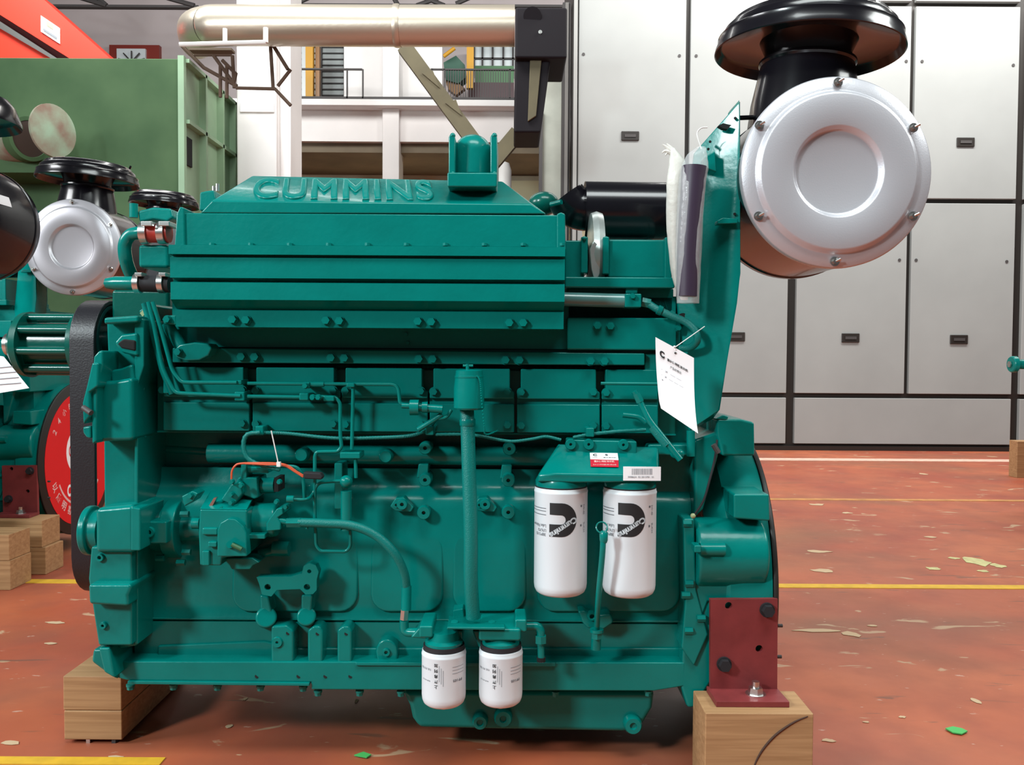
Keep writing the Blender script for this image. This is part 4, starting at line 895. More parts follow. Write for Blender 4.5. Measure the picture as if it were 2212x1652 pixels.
# dipstick
dp = MB().tube(smooth_path([P(1303, 1160, 1.965), P(1301, 1200, 1.965), P(1292, 1300, 1.99), P(1288, 1390, 2.07)]), L(6.5, 1.97), 14).build('dipstick_tube', TEAL, E)
MB().lathe(P(1304, 1172, 1.965), (0, .0, 1), [(L(7, 1.965), 0), (L(9, 1.965), .006), (L(9.5, 1.965), .022), (L(6, 1.965), .027), (0, .028)], 20).build('dipstick_cap', TEAL, dp)
MB().tube([P(1300, 1139, 1.965) + Vector((L(12, 1.965) * cos(a), L(5, 1.9) * sin(a), L(11, 1.965) * sin(a))) for a in [2 * pi * k / 24 for k in range(25)]], L(1.6, 1.965), 8).build('pull_ring', TEAL, dp)
MB().hexhead(P(1289, 1360, 2.04), (0, 0, -1), L(13, 2.04), .02).build('tube_nut', TEAL, dp)
MB().cyl(P(1288, 1372, 2.06), P(1287, 1402, 2.06), L(11, 2.06)).build('tube_boss', TEAL, dp)
MB().prism([(1258, 1345), (1248, 1320), (1262, 1318), (1278, 1330), (1320, 1325), (1326, 1345), (1305, 1360), (1270, 1358)], 2.10, 2.16).build('tube_bracket', TEAL, E, bevel=.006)
boss(1279, 1332, 10, 5, 2.09, 2.11, E)

# exhaust side parts at the right of the housing
ex = MB().box(1220, 519, 1262, 605, 2.12, 2.4).build('manifold_flange', TEAL, E, bevel=.004)
MB().box(1255, 511, 1270, 590, 2.10, 2.45).build('flange_rib', TEAL, ex, bevel=.003); MB().box(1302, 511, 1316, 592, 2.09, 2.45).build('flange_rib', TEAL, ex, bevel=.003)
MB().box(1314, 517, 1440, 600, 2.10, 2.45).build('turbo_casing', TEAL, ex, bevel=.005); MB().box(1436, 512, 1452, 604, 2.085, 2.45).build('flange_rib', TEAL, ex, bevel=.003)
MB().box(1220, 598, 1458, 622, 2.08, 2.45).build('casing_foot', TEAL, ex, bevel=.004); MB().box(1225, 622, 1455, 690, 2.13, 2.45).build('casing_base', TEAL, ex, bevel=.004)
MB().prism([(1352, 618), (1378, 618), (1378, 634), (1352, 634)], 2.09, 2.14).build('casing_step', TEAL, ex, bevel=.003)
for x, y in ((1262, 515), (1309, 515), (1444, 518), (1306, 588)): MB().ball(P(x, y, 2.1), L(5, 2.1), seg=12).build('stud_end', TEAL, ex)
b = MB(); b.lathe(P(1286, 560, 2.22), UX, [(.04, -.02), (.115, -.014), (.12, 0), (.115, .014), (.04, .02)], 40); b.build('bright_band_clamp', ALU, ex)
MB().prism([(1274, 538), (1282, 520), (1298, 532), (1296, 590), (1286, 614), (1277, 580)], 2.105, 2.12).build('foil_wrap', ALU, ex, bevel=.002)
cp = MB().cyl(P(1215, 646, 2.09), P(1366, 650, 2.09), L(15, 2.09), seg=28).build('cross_pipe', mat('pale_teal_paint', (.08, .22, .21), rough=.3, coat=.4), E)
MB().box(1350, 634, 1386, 664, 2.07, 2.13).build('pipe_flange', TEAL, cp, bevel=.003); bolt(1366, 640, 6, 2.07, cp)
MB().cyl(P(1386, 652, 2.09), P(1404, 656, 2.09), L(11, 2.09), seg=6).build('hose_nut', TEAL, E)
MB().tube(smooth_path([P(1398, 654, 2.09), P(1420, 668, 2.08), P(1450, 682, 2.07), P(1480, 695, 2.06), P(1500, 712, 2.05), P(1506, 735, 2.05), P(1492, 750, 2.07), P(1470, 752, 2.09)]), L(8, 2.08), 16).build('drain_hose', HOSE, E)
for x, y in ((1425, 670), (1450, 681)): MB().lathe(P(x, y, 2.076), (1, .0, -.45), [(L(8, 2.1), -.006), (L(10.5, 2.1), -.005), (L(10.5, 2.1), .005), (L(8, 2.1), .006)], 20).build('hose_band', TEAL, E)
MB().box(1420, 690, 1470, 800, 2.11, 2.3).build('rear_bracket', TEAL, E, bevel=.004); bolt(1464, 708, 7, 2.10, E)
MB().cyl(P(1475, 688, 2.11), P(1475, 688, 2.16), L(12, 2.1)).build('blind_hole', HOLE, E)
# tubes by the tag
pipe([(1298, 828, 2.06), (1420, 829, 2.06)], 3.5, 'sensor_tube'); pipe([(1370, 845, 2.04), (1385, 872, 2.04), (1400, 905, 2.03), (1470, 993, 2.01)], 7, 'vent_tube', rad=.05)
MB().tube([P(1374, 850, 2.04), P(1383, 868, 2.04)], L(9, 2.04), 6).build('tube_nut', TEAL, E)
MB().tube([P(1408, 922, 2.028), P(1440, 962, 2.018)], L(9.5, 2.03), 12).build('tube_sleeve', HOSE, E)
pipe([(1345, 896, 2.08), (1380, 900, 2.08), (1395, 912, 2.08)], 6, 'sensor_plug')
MB().box(1400, 960, 1500, 984, 2.12, 2.3).build('rear_lug', TEAL, E, bevel=.005); MB().cyl(P(1492, 930, 2.1), P(1492, 985, 2.1), L(9, 2.1)).build('rear_stud', TEAL, E)
MB().ball(P(1463, 980, 2.08), L(16, 2.08), (1, .7, .7)).build('elbow_body', TEAL, E)
MB().xprof(1330, 1500, [(640, 2.17), (1340, 2.19)], 2.6).build('rear_block_face', TEAL, E)

# black crossover duct behind
MB().tube([P(1262, 455, 2.34), P(1470, 458, 2.34)], L(62, 2.34), 40).build('crossover_duct', BLACK, E)
MB().tube(smooth_path([P(1222, 425, 2.34), P(1232, 438, 2.34), P(1250, 452, 2.34), P(1285, 455, 2.34)]), L(44, 2.34), 30).build('duct_elbow', BLACK, E)
MB().tube([P(1262, 430, 2.28), P(1448, 431, 2.28)], L(2, 2.28), 8).build('duct_seam', BLACK, E)
MB().ball(P(1175, 440, 2.38), L(34, 2.38), (1, 1, .75)).build('turbine_housing', TEALD, E)
pipe([(1172, 432, 2.36), (1172, 424, 2.36)], 7, 'housing_plug'); pipe([(1190, 442, 2.3), (1213, 436, 2.28)], 6, 'housing_fitting')

# air cleaner, its bracket and the rain cap
ak = MB().hull([P(1599, 218, 2.06), P(1600, 590, 2.06), P(1555, 885, 2.06), P(1540, 905, 2.12), P(1488, 930, 2.12), P(1462, 640, 2.12), P(1500, 330, 2.12)] + [p + Vector((0.0, .012, 0)) for p in (P(1599, 218, 2.06), P(1600, 590, 2.06), P(1555, 885, 2.06), P(1540, 905, 2.12), P(1488, 930, 2.12), P(1462, 640, 2.12), P(1500, 330, 2.12))]).build('air_cleaner_bracket', TEAL, E, bevel=.002)
MB().loop_prism([P(1597, 216, 2.058), P(1599, 590, 2.058), P(1592, 655, 2.058), P(1552, 888, 2.058), P(1548, 886, 2.07), P(1587, 655, 2.07), P(1593, 590, 2.07), P(1593, 222, 2.07)], [p + Vector((0, .09, 0)) for p in (P(1597, 216, 2.058), P(1599, 590, 2.058), P(1592, 655, 2.058), P(1552, 888, 2.058), P(1548, 886, 2.07), P(1587, 655, 2.07), P(1593, 590, 2.07), P(1593, 222, 2.07))]).build('bracket_flange', TEAL, ak)
MB().prism([(1520, 340), (1545, 325), (1548, 372), (1522, 362)], 2.05, 2.09).build('bracket_lug', TEAL, ak, bevel=.003)
MB().prism([(1550, 476), (1562, 470), (1594, 472), (1594, 482), (1550, 484)], 2.04, 2.07).build('bracket_step', TEAL, ak, bevel=.002)
for x, y, r_ in ((1588, 255, 3), (1534, 306, 3), (1530, 322, 3), (1587, 462, 3)): MB().cyl(P(x, y, 2.055), P(x, y, 2.075), L(r_, 2.05), seg=12).build('bracket_hole', HOLE, ak)
MB().prism([(1552, 271), (1562, 266), (1580, 270), (1572, 279), (1562, 277)], 2.052, 2.07).build('bracket_slot', HOLE, ak)
MB().tube([P(1588, 255, 2.12), P(1640, 253, 2.15)], L(5, 2.1), 10).build('cleaner_strap', BLACK, E)

AC = P(1806, 373, 2.0); AR = L(204, 2.0)
body = MB().lathe((AC.x, 2.0, AC.z), (0, 1, 0), [(0, .012), (AR * .97, .012), (AR * .97, .30), (AR * .985, .305), (AR * .985, .325), (AR * .96, .335), (AR * .9, .345), (0, .35)], 96).build('air_cleaner', BLACK, E, ang=30); body['label'] = 'black air cleaner drum'
k_ = AR / 204
lid = MB().lathe((AC.x, 2.0, AC.z), NY, [(0, .004), (86 * k_, .004), (91 * k_, .006), (95 * k_, .016), (99 * k_, .018), (163 * k_, .018), (168 * k_, .016), (172 * k_, .006), (176 * k_, .004), (201 * k_, .004), (204 * k_, .0), (204 * k_, -.016), (198 * k_, -.016)], 128).build('end_cover', ZINC, body, ang=60); lid['label'] = 'silver zinc-plated round end cover'
for x, y in ((1810, 178), (1640, 271), (1973, 276), (1638, 467), (1972, 467), (1803, 565)):
    s_ = MB(); c = P(x, y, 1.994); s_.cyl(c, c + NY * .010, L(6, 2), seg=6); s_.lathe(c, NY, [(0, .002), (L(10, 2), .002), (L(10, 2), 0)], 16); s_.tube([c + NY * .008, c + NY * .012 + Vector((L(9, 2), 0, L(5, 2)))], L(3, 2), 8); s_.build('cover_screw', STEEL, body)
# intake neck and rain cap (tilted a little to the left)
tl = Vector((.045, 0, 1)).normalized()
no = P(1738, 230, 2.17)
MB().lathe(no, tl, [(.135, -.06), (.130, .0), (.114, .085), (.112, .095), (.116, .1), (.116, .106), (.102, .112), (.104, .13), (.125, .175), (.12, .18)], 64).build('intake_neck', BLACK, E)
co = P(1745, 118, 2.17)
rc = MB().lathe(co, tl, [(.0, .028), (.12, .03), (.205, .028), (.214, .02), (.221, .002), (.223, .0), (.2255, .002), (.224, .012), (.218, .028), (.219, .036), (.213, .041), (.207, .043), (.205, .056), (.199, .062), (.193, .064), (.188, .075), (.180, .079), (.165, .081), (.05, .083), (0, .083)], 96).build('rain_cap', BLACK, E, ang=50); rc['label'] = 'black mushroom rain cap'
MB().cyl(co + Vector((.198, 0, .066)), co + Vector((.206, -.01, .074)), .005, seg=8).build('cap_rivet', BLACK, rc)

# flywheel housing and flywheel
FX1 = P(1684, 1200, 2.07).x; FYc, FZc, FR = 2.45, .41, .378
fw = MB().lathe((FX1 - .012, FYc, FZc), UX, [(0, 0), (FR + .004, 0), (FR + .006, .003), (FR + .006, .009), (FR + .002, .012), (0, .012)], 120).build('flywheel_rim', mat('black_rim', (.012, .012, .010), rough=.5), E)
MB().lathe((FX1 + .0005, FYc, FZc), UX, [(0, 0), (FR * .88, 0), (FR * .88, .0015), (0, .0015)], 96).build('flywheel_sticker', REDSTICK, fw)
def on_disc(a, z, out=.0026): return Vector((FX1 + out, FYc + a, FZc + z))
UYv = Vector((0, 1, 0))
MB().loop_prism([on_disc(.135 * cos(t), .04 + .12 * sin(t), .0024) for t in [2 * pi * k / 40 for k in range(40)]], [on_disc(.135 * cos(t), .04 + .12 * sin(t), .0016) for t in [2 * pi * k / 40 for k in range(40)]]).build('sticker_oval', PAPER, fw)
MB().text('Cummins', on_disc(0, .045, .0032), UYv, UZ, width=.22, height=.06, ext=.0002).build('oval_lettering', REDSTICK, fw, recalc=False)
MB().text('CUMMINS', on_disc(0, -.15, .0028), UYv, UZ, width=.26, height=.06, ext=.0002, bold=.04).build('white_lettering', PAPER, fw, recalc=False)
b = MB()
for k, ch in enumerate('24小时服务热线'):
    a = radians(148 - k * 13); b.text(ch, on_disc(.285 * cos(a), .285 * sin(a)), Vector((0, sin(a), -cos(a))), Vector((0, cos(a), sin(a))), height=.034, ext=.0002, bold=.01)
for k, ch in enumerate('以康明斯动力服务'):
    a = radians(205 + k * 14); b.text(ch, on_disc(.27 * cos(a), .27 * sin(a)), Vector((0, -sin(a), cos(a))), Vector((0, -cos(a), -sin(a))), height=.044, ext=.0002, bold=.02)
b.build('arc_lettering', PINK, fw, recalc=False)
b = MB(); arc = [radians(208 + k * 4) for k in range(30)]
for a, c in zip(arc, arc[1:]): b.loop_prism([on_disc(r * cos(t), r * sin(t)) for r, t in ((.225, a), (.225, c), (.236, c), (.236, a))], [on_disc(r * cos(t), r * sin(t), .0018) for r, t in ((.225, a), (.225, c), (.236, c), (.236, a))])
b.build('arc_rule', PINK, fw)
hx = lambda px, Y=2.1: P(px, 1200, Y).x
fh_ = MB().lathe((FX1 - .014, FYc, FZc), -UX, [(FR, 0), (FR, .07), (FR - .005, .10), (FR - .03, .13), (FR - .05, .145), (0, .145)], 96).build('flywheel_housing', TEAL, E, ang=30)
MB().prism([(1549, 905), (1600, 905), (1630, 912), (1631, 985), (1560, 985), (1549, 940)], 2.10, 2.7).build('top_box', TEAL, fh_, bevel=.006)
MB().prism([(1500, 950), (1555, 930), (1552, 985), (1520, 1100), (1500, 1120)], 2.12, 2.7).build('bell_shoulder', TEAL, fh_, bevel=.008)
MB().prism([(1545, 905), (1563, 896), (1575, 900), (1570, 908)], 2.1, 2.16).build('lug', TEAL, fh_, bevel=.003)
MB().prism([(1585, 1067), (1662, 1067), (1664, 1126), (1585, 1120)], 2.06, 2.2).build('side_pad', TEAL, fh_, bevel=.005)
# starter bulge
MB().cyl((hx(1500), 2.135, P(1580, 1200, 2.1).z), (hx(1652), 2.135, P(1580, 1200, 2.1).z), L(78, 2.1), L(76, 2.1), 64).build('starter_bulge', TEAL, fh_, bevel=.010, seg=3)
MB().tube([P(1512, 1186, 2.05), P(1565, 1186, 2.05)], L(14, 2.05), 20).build('bulge_plug', TEAL, fh_)
MB().box(1500, 1178, 1515, 1194, 2.02, 2.06).build('plug_head', TEAL, fh_, bevel=.003)
MB().prism([(1500, 1240), (1540, 1262), (1670, 1262), (1670, 1300), (1530, 1300), (1515, 1340), (1500, 1340)], 2.085, 2.5).build('lower_bell', TEAL, fh_, bevel=.006)
MB().prism([(1480, 1270), (1540, 1290), (1560, 1440), (1500, 1530), (1485, 1530), (1470, 1480), (1478, 1350)], 2.09, 2.75).build('bell_side', TEAL, fh_, bevel=.008)
MB().prism([(1530, 1290), (1660, 1290), (1640, 1470), (1540, 1490)], 2.10, 2.7).build('mount_face', TEAL, fh_, bevel=.008)
MB().prism([(1476, 1120), (1500, 1120), (1505, 1275), (1530, 1370), (1500, 1440), (1472, 1400), (1480, 1300)], 2.08, 2.2).build('housing_flange', TEAL, fh_, bevel=.005)
for x, y in ((1481, 1130), (1485, 1260), (1478, 1285), (1484, 1362), (1511, 1335)): MB().cyl(P(x - 6, y, 2.08), P(x + 12, y, 2.08), L(8, 2.08), seg=6).build('bolt', TEAL, fh_)
for x, y in ((1690, 1351), (1688, 1418)): MB().cyl(P(x - 10, y, 2.12), P(x, y, 2.12), L(4, 2.1), seg=8).build('dowel', DARKST, fh_)
ys = smooth_path([P(x, y, Yk) for x, y, Yk in ((1549, 950, 2.08), (1544, 990, 2.07), (1532, 1040, 2.06), (1520, 1080, 2.055), (1500, 1112, 2.05))], 6)
MB().tube(ys, L(2.5, 2.07), 8).build('sender_wire', RUBBER, E)
MB().tube([P(1541, 960, 2.06), P(1552, 978, 2.06)], L(6, 2.06), 8).build('wire_connector', DARKST, E)
MB().ball(P(1497, 1114, 2.05), L(6, 2.05), seg=10).build('sender_plug', STRAW, E)

# red oxide mounting bracket on the flywheel housing
q = lambda x, y: (P(x, y, 2.06).x, P(x, y, 2.06).z)
rb = plate_holes('mounting_bracket', [(1535, 1295), (1680, 1293), (1679, 1497), (1535, 1497)], [(1574, 1308, 8), (1640, 1401, 8)], 2.06, .016, PRIMER, E, .001)
rb['label'] = 'red oxide primed mounting bracket'
zw = 1 + (P(1632, 1540, 1.95).z - 1)
MB().hull([Vector((P(1545, 1500, 1.995).x + a, y, zw + z)) for (a, y) in ((0, 1.983), (L(160, 1.983), 1.983), (-.002, 2.076), (L(150, 2.07), 2.076)) for z in (0, .013)]).build('foot_plate', PRIMER, rb, bevel=.001)
for x, y in ((1657, 1317), (1564, 1434)): MB().hexhead(P(x, y, 2.055), NY, L(14, 2.05), .018).build('bolt', RUBBER, rb)
nb = MB(); c = Vector((P(1632, 1500, 2.03).x, 2.03, zw + .013)); nb.lathe(c, UZ, [(0, .002), (L(22, 2.03), .002), (L(22, 2.03), 0)], 24); nb.cyl(c + UZ * .002, c + UZ * .016, L(17, 2.03), L(15, 2.03), 6); nb.cyl(c + UZ * .016, c + UZ * .03, L(8, 2.03)); nb.build('foot_nut', STEEL, rb)

# ------------------------------------------------------------------ wood blocks and loose items
GB = 'wood blocks under the engines'
def timber(name, label, x0, x1, y0, y1, z0, z1, group=GB):
    o = MB().wbox(x0, y0, z0, x1, y1, z1).build(name, WOOD, None, bevel=.003); tag(o, label, 'wood block', group); return o
wx0, wx1 = P(1523, 1600, 1.95).x, P(1757, 1600, 1.95).x
o = timber('wood_block', 'pale wood block with curved dark crack under the red bracket at the right', wx0, wx1, 1.95, 2.085, 0, zw - .0005)
ck = [(1745, 1547), (1720, 1557), (1695, 1572), (1672, 1590), (1650, 1615), (1635, 1640), (1625, 1665)]
MB().tube(smooth_path([P(x, y, 1.9495) for x, y in ck]), lambda t: L(1.2 + 1.6 * sin(pi * t), 1.95), 6).build('crack', WOODK, o)
zL1, zL0 = P(198, 1461, 2.19).z, P(198, 1598, 2.19).z; zm = P(198, 1535, 2.19).z
lx0, lx1 = P(136, 1530, 2.19).x, P(263, 1530, 2.19).x
timber('wood_block', 'upper of two stacked wood blocks under the front engine, left end', lx0 + .0, lx1 - .001, 2.191, 2.62, zm + .0005, zL1)
timber('wood_block', 'lower of two stacked wood blocks under the front engine, left end', lx0 + .002, lx1, 2.19, 2.62, zL0, zm)
sk = thing('steel_skid', 'low dark steel channel under the left wood blocks', 'channel', ((lx0 + lx1) / 2, 2.4, 0))
for x in (188, 243):
    X0 = P(x, 1610, 2.2).x; MB().wbox(X0, 2.195, 0, X0 + .010, 2.6, zL0).build('channel_leg', STEEL if x < 200 else DARKST, sk)

# hanging tag
tg = thing('paper_tag', 'white paper tag with black emblem and text hanging beside the air cleaner bracket', 'tag', P(1460, 760, 1.93))
NS = 10; A_, B_ = [], []
for i in range(NS + 1):
    t = i / NS
    lx = 1414 + 10 * t * t + (2 if t < 1 else 4); ly = 728 + (882 - 728) * t; rx = 1499 + 9 * t ** 3 ; ry = 773 + (936 - 773) * t; dep = 1.93 + .015 * sin(pi * t) - .02 * t
    A_.append(P(lx, ly, dep)); B_.append(P(rx, ry, dep - .02))
b = MB(); TG = []
va = [b.bm.verts.new(p) for p in A_]; vb = [b.bm.verts.new(p) for p in B_]; va2 = [b.bm.verts.new(p + Vector((0, .0005, 0))) for p in A_]; vb2 = [b.bm.verts.new(p + Vector((0, .0005, 0))) for p in B_]
for i in range(NS):
    b.face((va[i], va[i + 1], vb[i + 1], vb[i])); b.face((va2[i], vb2[i], vb2[i + 1], va2[i + 1]))
    b.face((va[i], va2[i], va2[i + 1], va[i + 1])); b.face((vb[i], vb[i + 1], vb2[i + 1], vb2[i]))
b.face((va[0], vb[0], vb2[0], va2[0])); b.face((va[-1], va2[-1], vb2[-1], vb[-1])); b.build('card', PAPER, tg, ang=60)
def tagpt(u, v): i = min(NS - 1, int(v * NS)); f = v * NS - i; return (A_[i].lerp(A_[i + 1], f)).lerp(B_[i].lerp(B_[i + 1], f), u)
tu = (B_[2] - A_[2]).normalized(); tv = (A_[2] - A_[4]).normalized(); tn = tu.cross(tv).normalized()
b = MB()
def tt(s_, u, v, w_, h_, bold=0): b.text(s_, tagpt(u, v) + tn * .0012, tu, tv - tu * 0, width=w_, height=h_, ext=.0001, bold=bold)
tt('C', .17, .19, .012, .015, .06); tt('重庆康明斯发动机', .57, .22, .052, .0065, .02); tt('产品合格证', .52, .30, .028, .006)
b.build('tag_print', INK, tg, recalc=False)
b = MB(); tt('·  ×  — —', .40, .40, .05, .004); tt('·  ×  — — —', .42, .48, .055, .004); tt('·', .15, .55, .003, .003); tt('CUMMINS', .17, .245, .010, .002); b.build('tag_faint_print', GREYINK, tg, recalc=False)
MB().tube([tagpt(.52, .03) + tn * .002, P(1458, 750, 1.92), P(1522, 705, 2.03)], .0011, 6).build('tie', WHITEPL, tg); MB().ball(P(1457, 749, 1.918), .003, seg=8).build('tie_head', WHITEPL, tg)
MB().cyl(tagpt(.52, .07) + tn * .001, tagpt(.52, .07) + tn * .0014, .0025, seg=10).build('eyelet', DARKST, tg)
ct = thing('cable_tie', 'upright white cable tie standing up from the orange wires on the fuel pump', 'cable tie', P(600, 1000, 2.04))
MB().tube([P(602, 1008, 2.035), P(599, 990, 2.03), P(586, 930, 2.03)], .0014, 6).build('tail', WHITEPL, ct); MB().box(597, 998, 605, 1008, 2.028, 2.038).build('lock', WHITEPL, ct)

# plastic wrapped part hanging beside the bracket
FILM = mat('clear_plastic_film', (.80, .83, .84), rough=.2, alpha=.30, bump=1.2, bscale=35)
FILMW = mat('milky_plastic_film', (.80, .80, .74), rough=.4, alpha=.72, bump=1.4, bscale=40)
bg = thing('plastic_bag', 'milky plastic bag knotted round a long dark roll beside the air cleaner bracket', 'bag', P(1480, 480, 2.0))
MB().tube(smooth_path([P(1500, 360, 2.0), P(1497, 400, 2.0), P(1488, 520, 2.0), P(1484, 640, 2.0)], 6), lambda t: L(27 - 4 * t, 2.0), 24).build('dark_roll', mat('dark_purple_rubber', (.035, .022, .045), rough=.45), bg)
def crumple(pts, rs, m, name, amp=.06, seg=22):
    b = MB(); path = smooth_path(pts, 5); n = len(path) - 1; rings = []
    for i, p in enumerate(path):
        t = i / n * (len(rs) - 1); k = min(int(t), len(rs) - 2); r = rs[k] + (rs[k + 1] - rs[k]) * (t - k)
        rings.append([b.bm.verts.new(p + Vector((cos(a) * r, sin(a) * r * .8, 0)) * (1 + amp * sin(5 * a + i * .35) + random.uniform(-amp, amp) * .5)) for a in [2 * pi * j / seg for j in range(seg)]])
    for A, B in zip(rings, rings[1:]):
        for j in range(seg): b.face((A[j], A[(j + 1) % seg], B[(j + 1) % seg], B[j]))
    return b.build(name, m, bg, ang=60)
crumple([P(1452, 320, 2.03), P(1462, 350, 2.03), P(1460, 400, 2.03), P(1462, 500, 2.04), P(1468, 600, 2.05), P(1478, 648, 2.05)], [L(6, 2), L(18, 2), L(20, 2), L(21, 2), L(16, 2), L(8, 2)], FILMW, 'milky_film')
crumple([P(1515, 318, 2.0), P(1505, 335, 2.0), P(1500, 365, 2.0), P(1494, 420, 2.0), P(1487, 550, 2.0), P(1485, 655, 2.0)], [L(10, 2), L(22, 2), L(29, 2), L(29, 2), L(28, 2), L(24, 2)], FILM, 'clear_film', .04)
b = MB()
for q_ in ([(1452, 330), (1440, 318), (1431, 312)], [(1452, 332), (1438, 326), (1430, 330)], [(1455, 330), (1444, 328), (1437, 336)], [(1455, 326), (1446, 316), (1440, 310)]):
    b.tube(smooth_path([P(x, y, 2.03) for x, y in q_], 4), lambda t: L(4.5 * (1 - t) + 1.2, 2.0), 8)
b.build('knotted_end', FILMW, bg)
b = MB(); b.tube(smooth_path([P(x, y, 2.03) for x, y in ((1515, 322), (1506, 290), (1514, 277), (1528, 275))], 5), L(1.5, 2.0), 8); b.build('loose_strand', WHITEPL, bg)

# ------------------------------------------------------------------ the other engines: same make, further back
def copy_part(o, par, keep, only=None):
    for ch in list(o.children):
        if only is None or only(ch):
            c = ch.copy(); COL.objects.link(c); c.parent = par
            if 'label' in c and False: pass
            if keep > 1: copy_part(ch, c, keep - 1)
def engine_copy(label, dx, dy, dz, only=None, depth=2):
    r = E.copy(); COL.objects.link(r); r.location = E.location + Vector((dx, dy, dz)); r['label'] = label
    copy_part(E, r, depth, only); return r
from re import sub as _sub
stem = lambda o: _sub(r'\.\d+$', '', o.name)
BIG = {'crankcase', 'pan_rail', 'sump', 'cylinder_heads', 'flywheel_housing', 'flywheel_rim', 'air_cleaner', 'rain_cap', 'intake_neck', 'air_cleaner_bracket', 'mounting_bracket', 'aftercooler_housing', 'intake_cover', 'oil_filter_head', 'oil_filter', 'turbo_casing', 'manifold_flange', 'crossover_duct', 'rear_block_face', 'upper_rail', 'cover_backing', 'gear_cover', 'head_cover', 'cam_cover', 'cross_pipe', 'outlet_base', 'front_plate'}
E2 = engine_copy('teal diesel engine behind at left with bright silver cleaner disc and red flywheel disc', -2.73, 1.95, .055, only=lambda o: stem(o) in BIG)
for ch in E2.children:
    if stem(ch) in ('flywheel_housing', 'flywheel_rim', 'mounting_bracket'): ch.location.x -= .11
E3 = engine_copy('teal diesel engine far back, only its small black rain cap showing above the front engine', -3.09, 3.75, .25, only=lambda o: stem(o) in {'crankcase', 'pan_rail', 'sump', 'flywheel_housing', 'air_cleaner', 'rain_cap', 'intake_neck', 'air_cleaner_bracket'}, depth=1)
# a third one enters at the left edge: only its black cleaner drum is in the picture
E4 = thing('diesel_engine', 'engine with a round black drum and white sticker cut off by the left edge', 'engine', (-2.6, 3.4, 0), EN)
R4 = L(119, 3.62); dc = P(-26, 492, 3.62) + Vector((0, -.36, 0))
MB().lathe(dc, NY, [(0, .01), (R4 * .95, .01), (R4, -.01), (R4, -.30), (R4 * 1.015, -.302), (R4 * 1.015, -.31), (R4, -.312), (R4 * .97, -.35), (R4 * .9, -.36), (0, -.36)], 72).build('air_cleaner', BLACK, E4)
MB().lathe(dc, NY, [(R4 * .75, .0105), (R4 * .78, .014), (R4 * .81, .0105)], 72).build('drum_ring', BLACK, E4)
MB().lathe(dc + Vector((0, .17, R4 - .02)), UZ, [(.13, 0), (.11, .09), (.1, .12), (.12, .17)], 48).build('intake_neck', BLACK, E4)
MB().lathe(dc + Vector((0, .17, R4 + .15)), UZ, [(0, .028), (.2, .028), (.223, 0), (.224, .012), (.204, .07), (.18, .1), (0, .104)], 64).build('rain_cap', BLACK, E4)
a_ = [radians(t) for t in (12, 14, 16, 18, 20, 22)]
b = MB(); ya, yb2 = dc.y + .06, dc.y + .14
for t0, t1 in zip(a_, a_[1:]):
    qd = [Vector((dc.x + (R4 + .002) * cos(t), y, dc.z + (R4 + .002) * sin(t))) for t, y in ((t0, ya), (t1, ya), (t1, yb2), (t0, yb2))]
    b.face([b.bm.verts.new(p) for p in qd])
b.build('white_sticker', PAPER, E4)
MB().wbox(-3.6, 3.25, .26, -2.42, 3.75, 1.15).build('crankcase', TEAL, E4, bevel=.02)
MB().wbox(-2.44, 3.38, .9, -2.3, 3.6, dc.z - R4 + .02).build('cleaner_bracket', TEAL, E4, bevel=.01)
MB().wbox(-3.6, 3.2, .236, -2.42, 3.8, .28).build('pan_rail', TEAL, E4, bevel=.004)

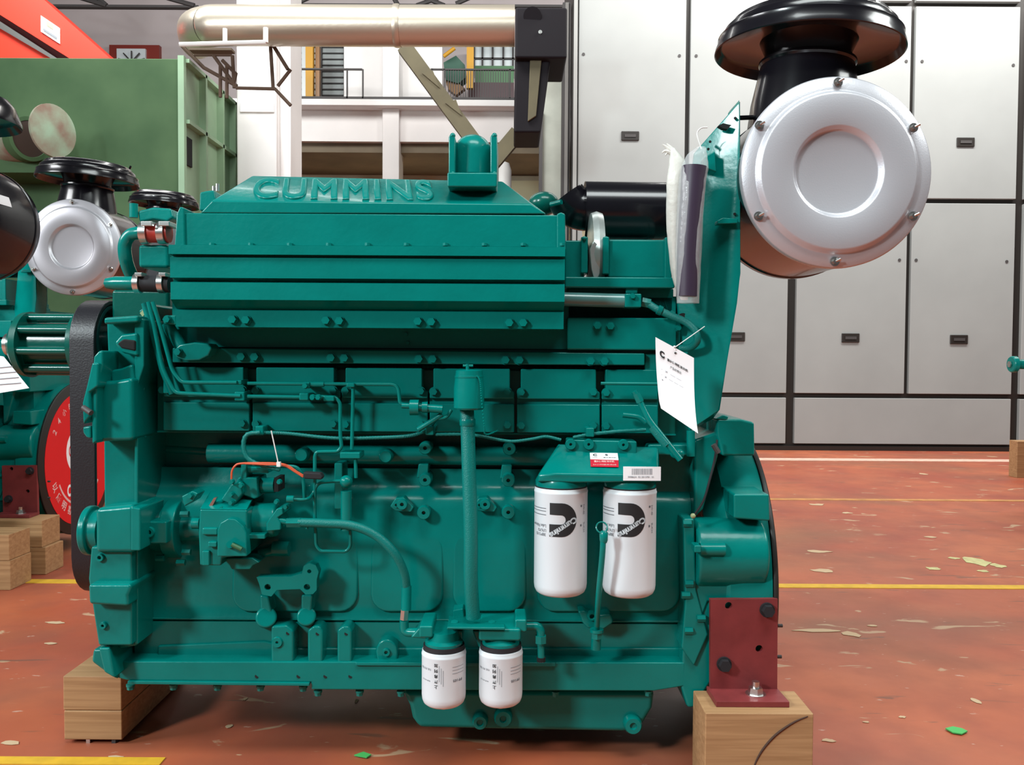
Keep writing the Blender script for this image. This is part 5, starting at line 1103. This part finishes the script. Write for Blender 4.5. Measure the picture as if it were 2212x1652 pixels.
# paper on the far left engine
pt = tag(MB().loop_prism([P(x, y, 2.75) for x, y in ((-40, 762), (8, 770), (63, 838), (-20, 852))], [P(x, y, 2.752) for x, y in ((-40, 762), (8, 770), (63, 838), (-20, 852))]).build('paper_tag', PAPER), 'white paper tag at the left edge below the dark green fan hub', 'tag')
for k in range(4): MB().loop_prism([P(x, y, 2.748) for x, y in ((-20, 795 + k * 12), (30 + k * 5, 790 + k * 12), (30 + k * 5, 791.5 + k * 12), (-20, 796.5 + k * 12))], [P(x, y, 2.7495) for x, y in ((-20, 795 + k * 12), (30 + k * 5, 790 + k * 12), (30 + k * 5, 791.5 + k * 12), (-20, 796.5 + k * 12))]).build('printed_line', GREYINK, pt)

# stacked blocks under the second engine and others
e2z = zw + .055
ex0, ex1 = P(-60, 1180, 3.92).x, P(104, 1180, 3.92).x
timber('wood_block', 'upper of two stacked wood blocks under the left rear engine bracket', ex0, ex1 - .005, 3.88, 4.035, e2z / 2 + .0005, e2z - .001)
timber('wood_block', 'lower of two stacked wood blocks under the left rear engine bracket', ex0, ex1 + .01, 3.88, 4.035, 0, e2z / 2)
fx1 = P(22, 1220, 3.62).x
timber('wood_block', 'upper block of the pair cut off by the left edge of the photo', fx1 - .4, fx1 - .004, 3.62, 3.78, .1255, .235)
timber('wood_block', 'lower block of the pair cut off by the left edge of the photo', fx1 - .4, fx1, 3.62, 3.78, 0, .125)
# right edge: a little of another engine and its block
t = thing('diesel_engine', 'sliver of a teal engine flange at the right edge above a yellow wood block', 'engine', (P(2215, 900, 5.2).x + .5, 5.4, 0), EN)
xe = P(2204, 787, 5.2).x; ze = P(2204, 787, 5.2).z
MB().lathe((xe, 5.3, ze), UX, [(0, 0), (.045, 0), (.05, .006), (.05, .03), (.03, .04), (.03, .45), (0, .45)], 30).build('drive_flange', TEAL, t)
MB().cyl((xe - .004, 5.3, ze), (xe - .012, 5.3, ze), .02, seg=6).build('hub_nut', STEEL, t)
MB().wbox(xe + .40, 5.0, .34, xe + 1.6, 5.7, 1.25).build('crankcase', TEAL, t, bevel=.03)
xb_ = P(2197, 1000, 4.95).x
yb0 = 1 / (1 - P(2204, 1032, 1).z)
timber('wood_block', 'yellowish wood block at the right edge of the photo', P(2197, 1000, yb0).x, P(2197, 1000, yb0).x + .4, yb0, yb0 + .12, 0, P(2204, 953, yb0).z)
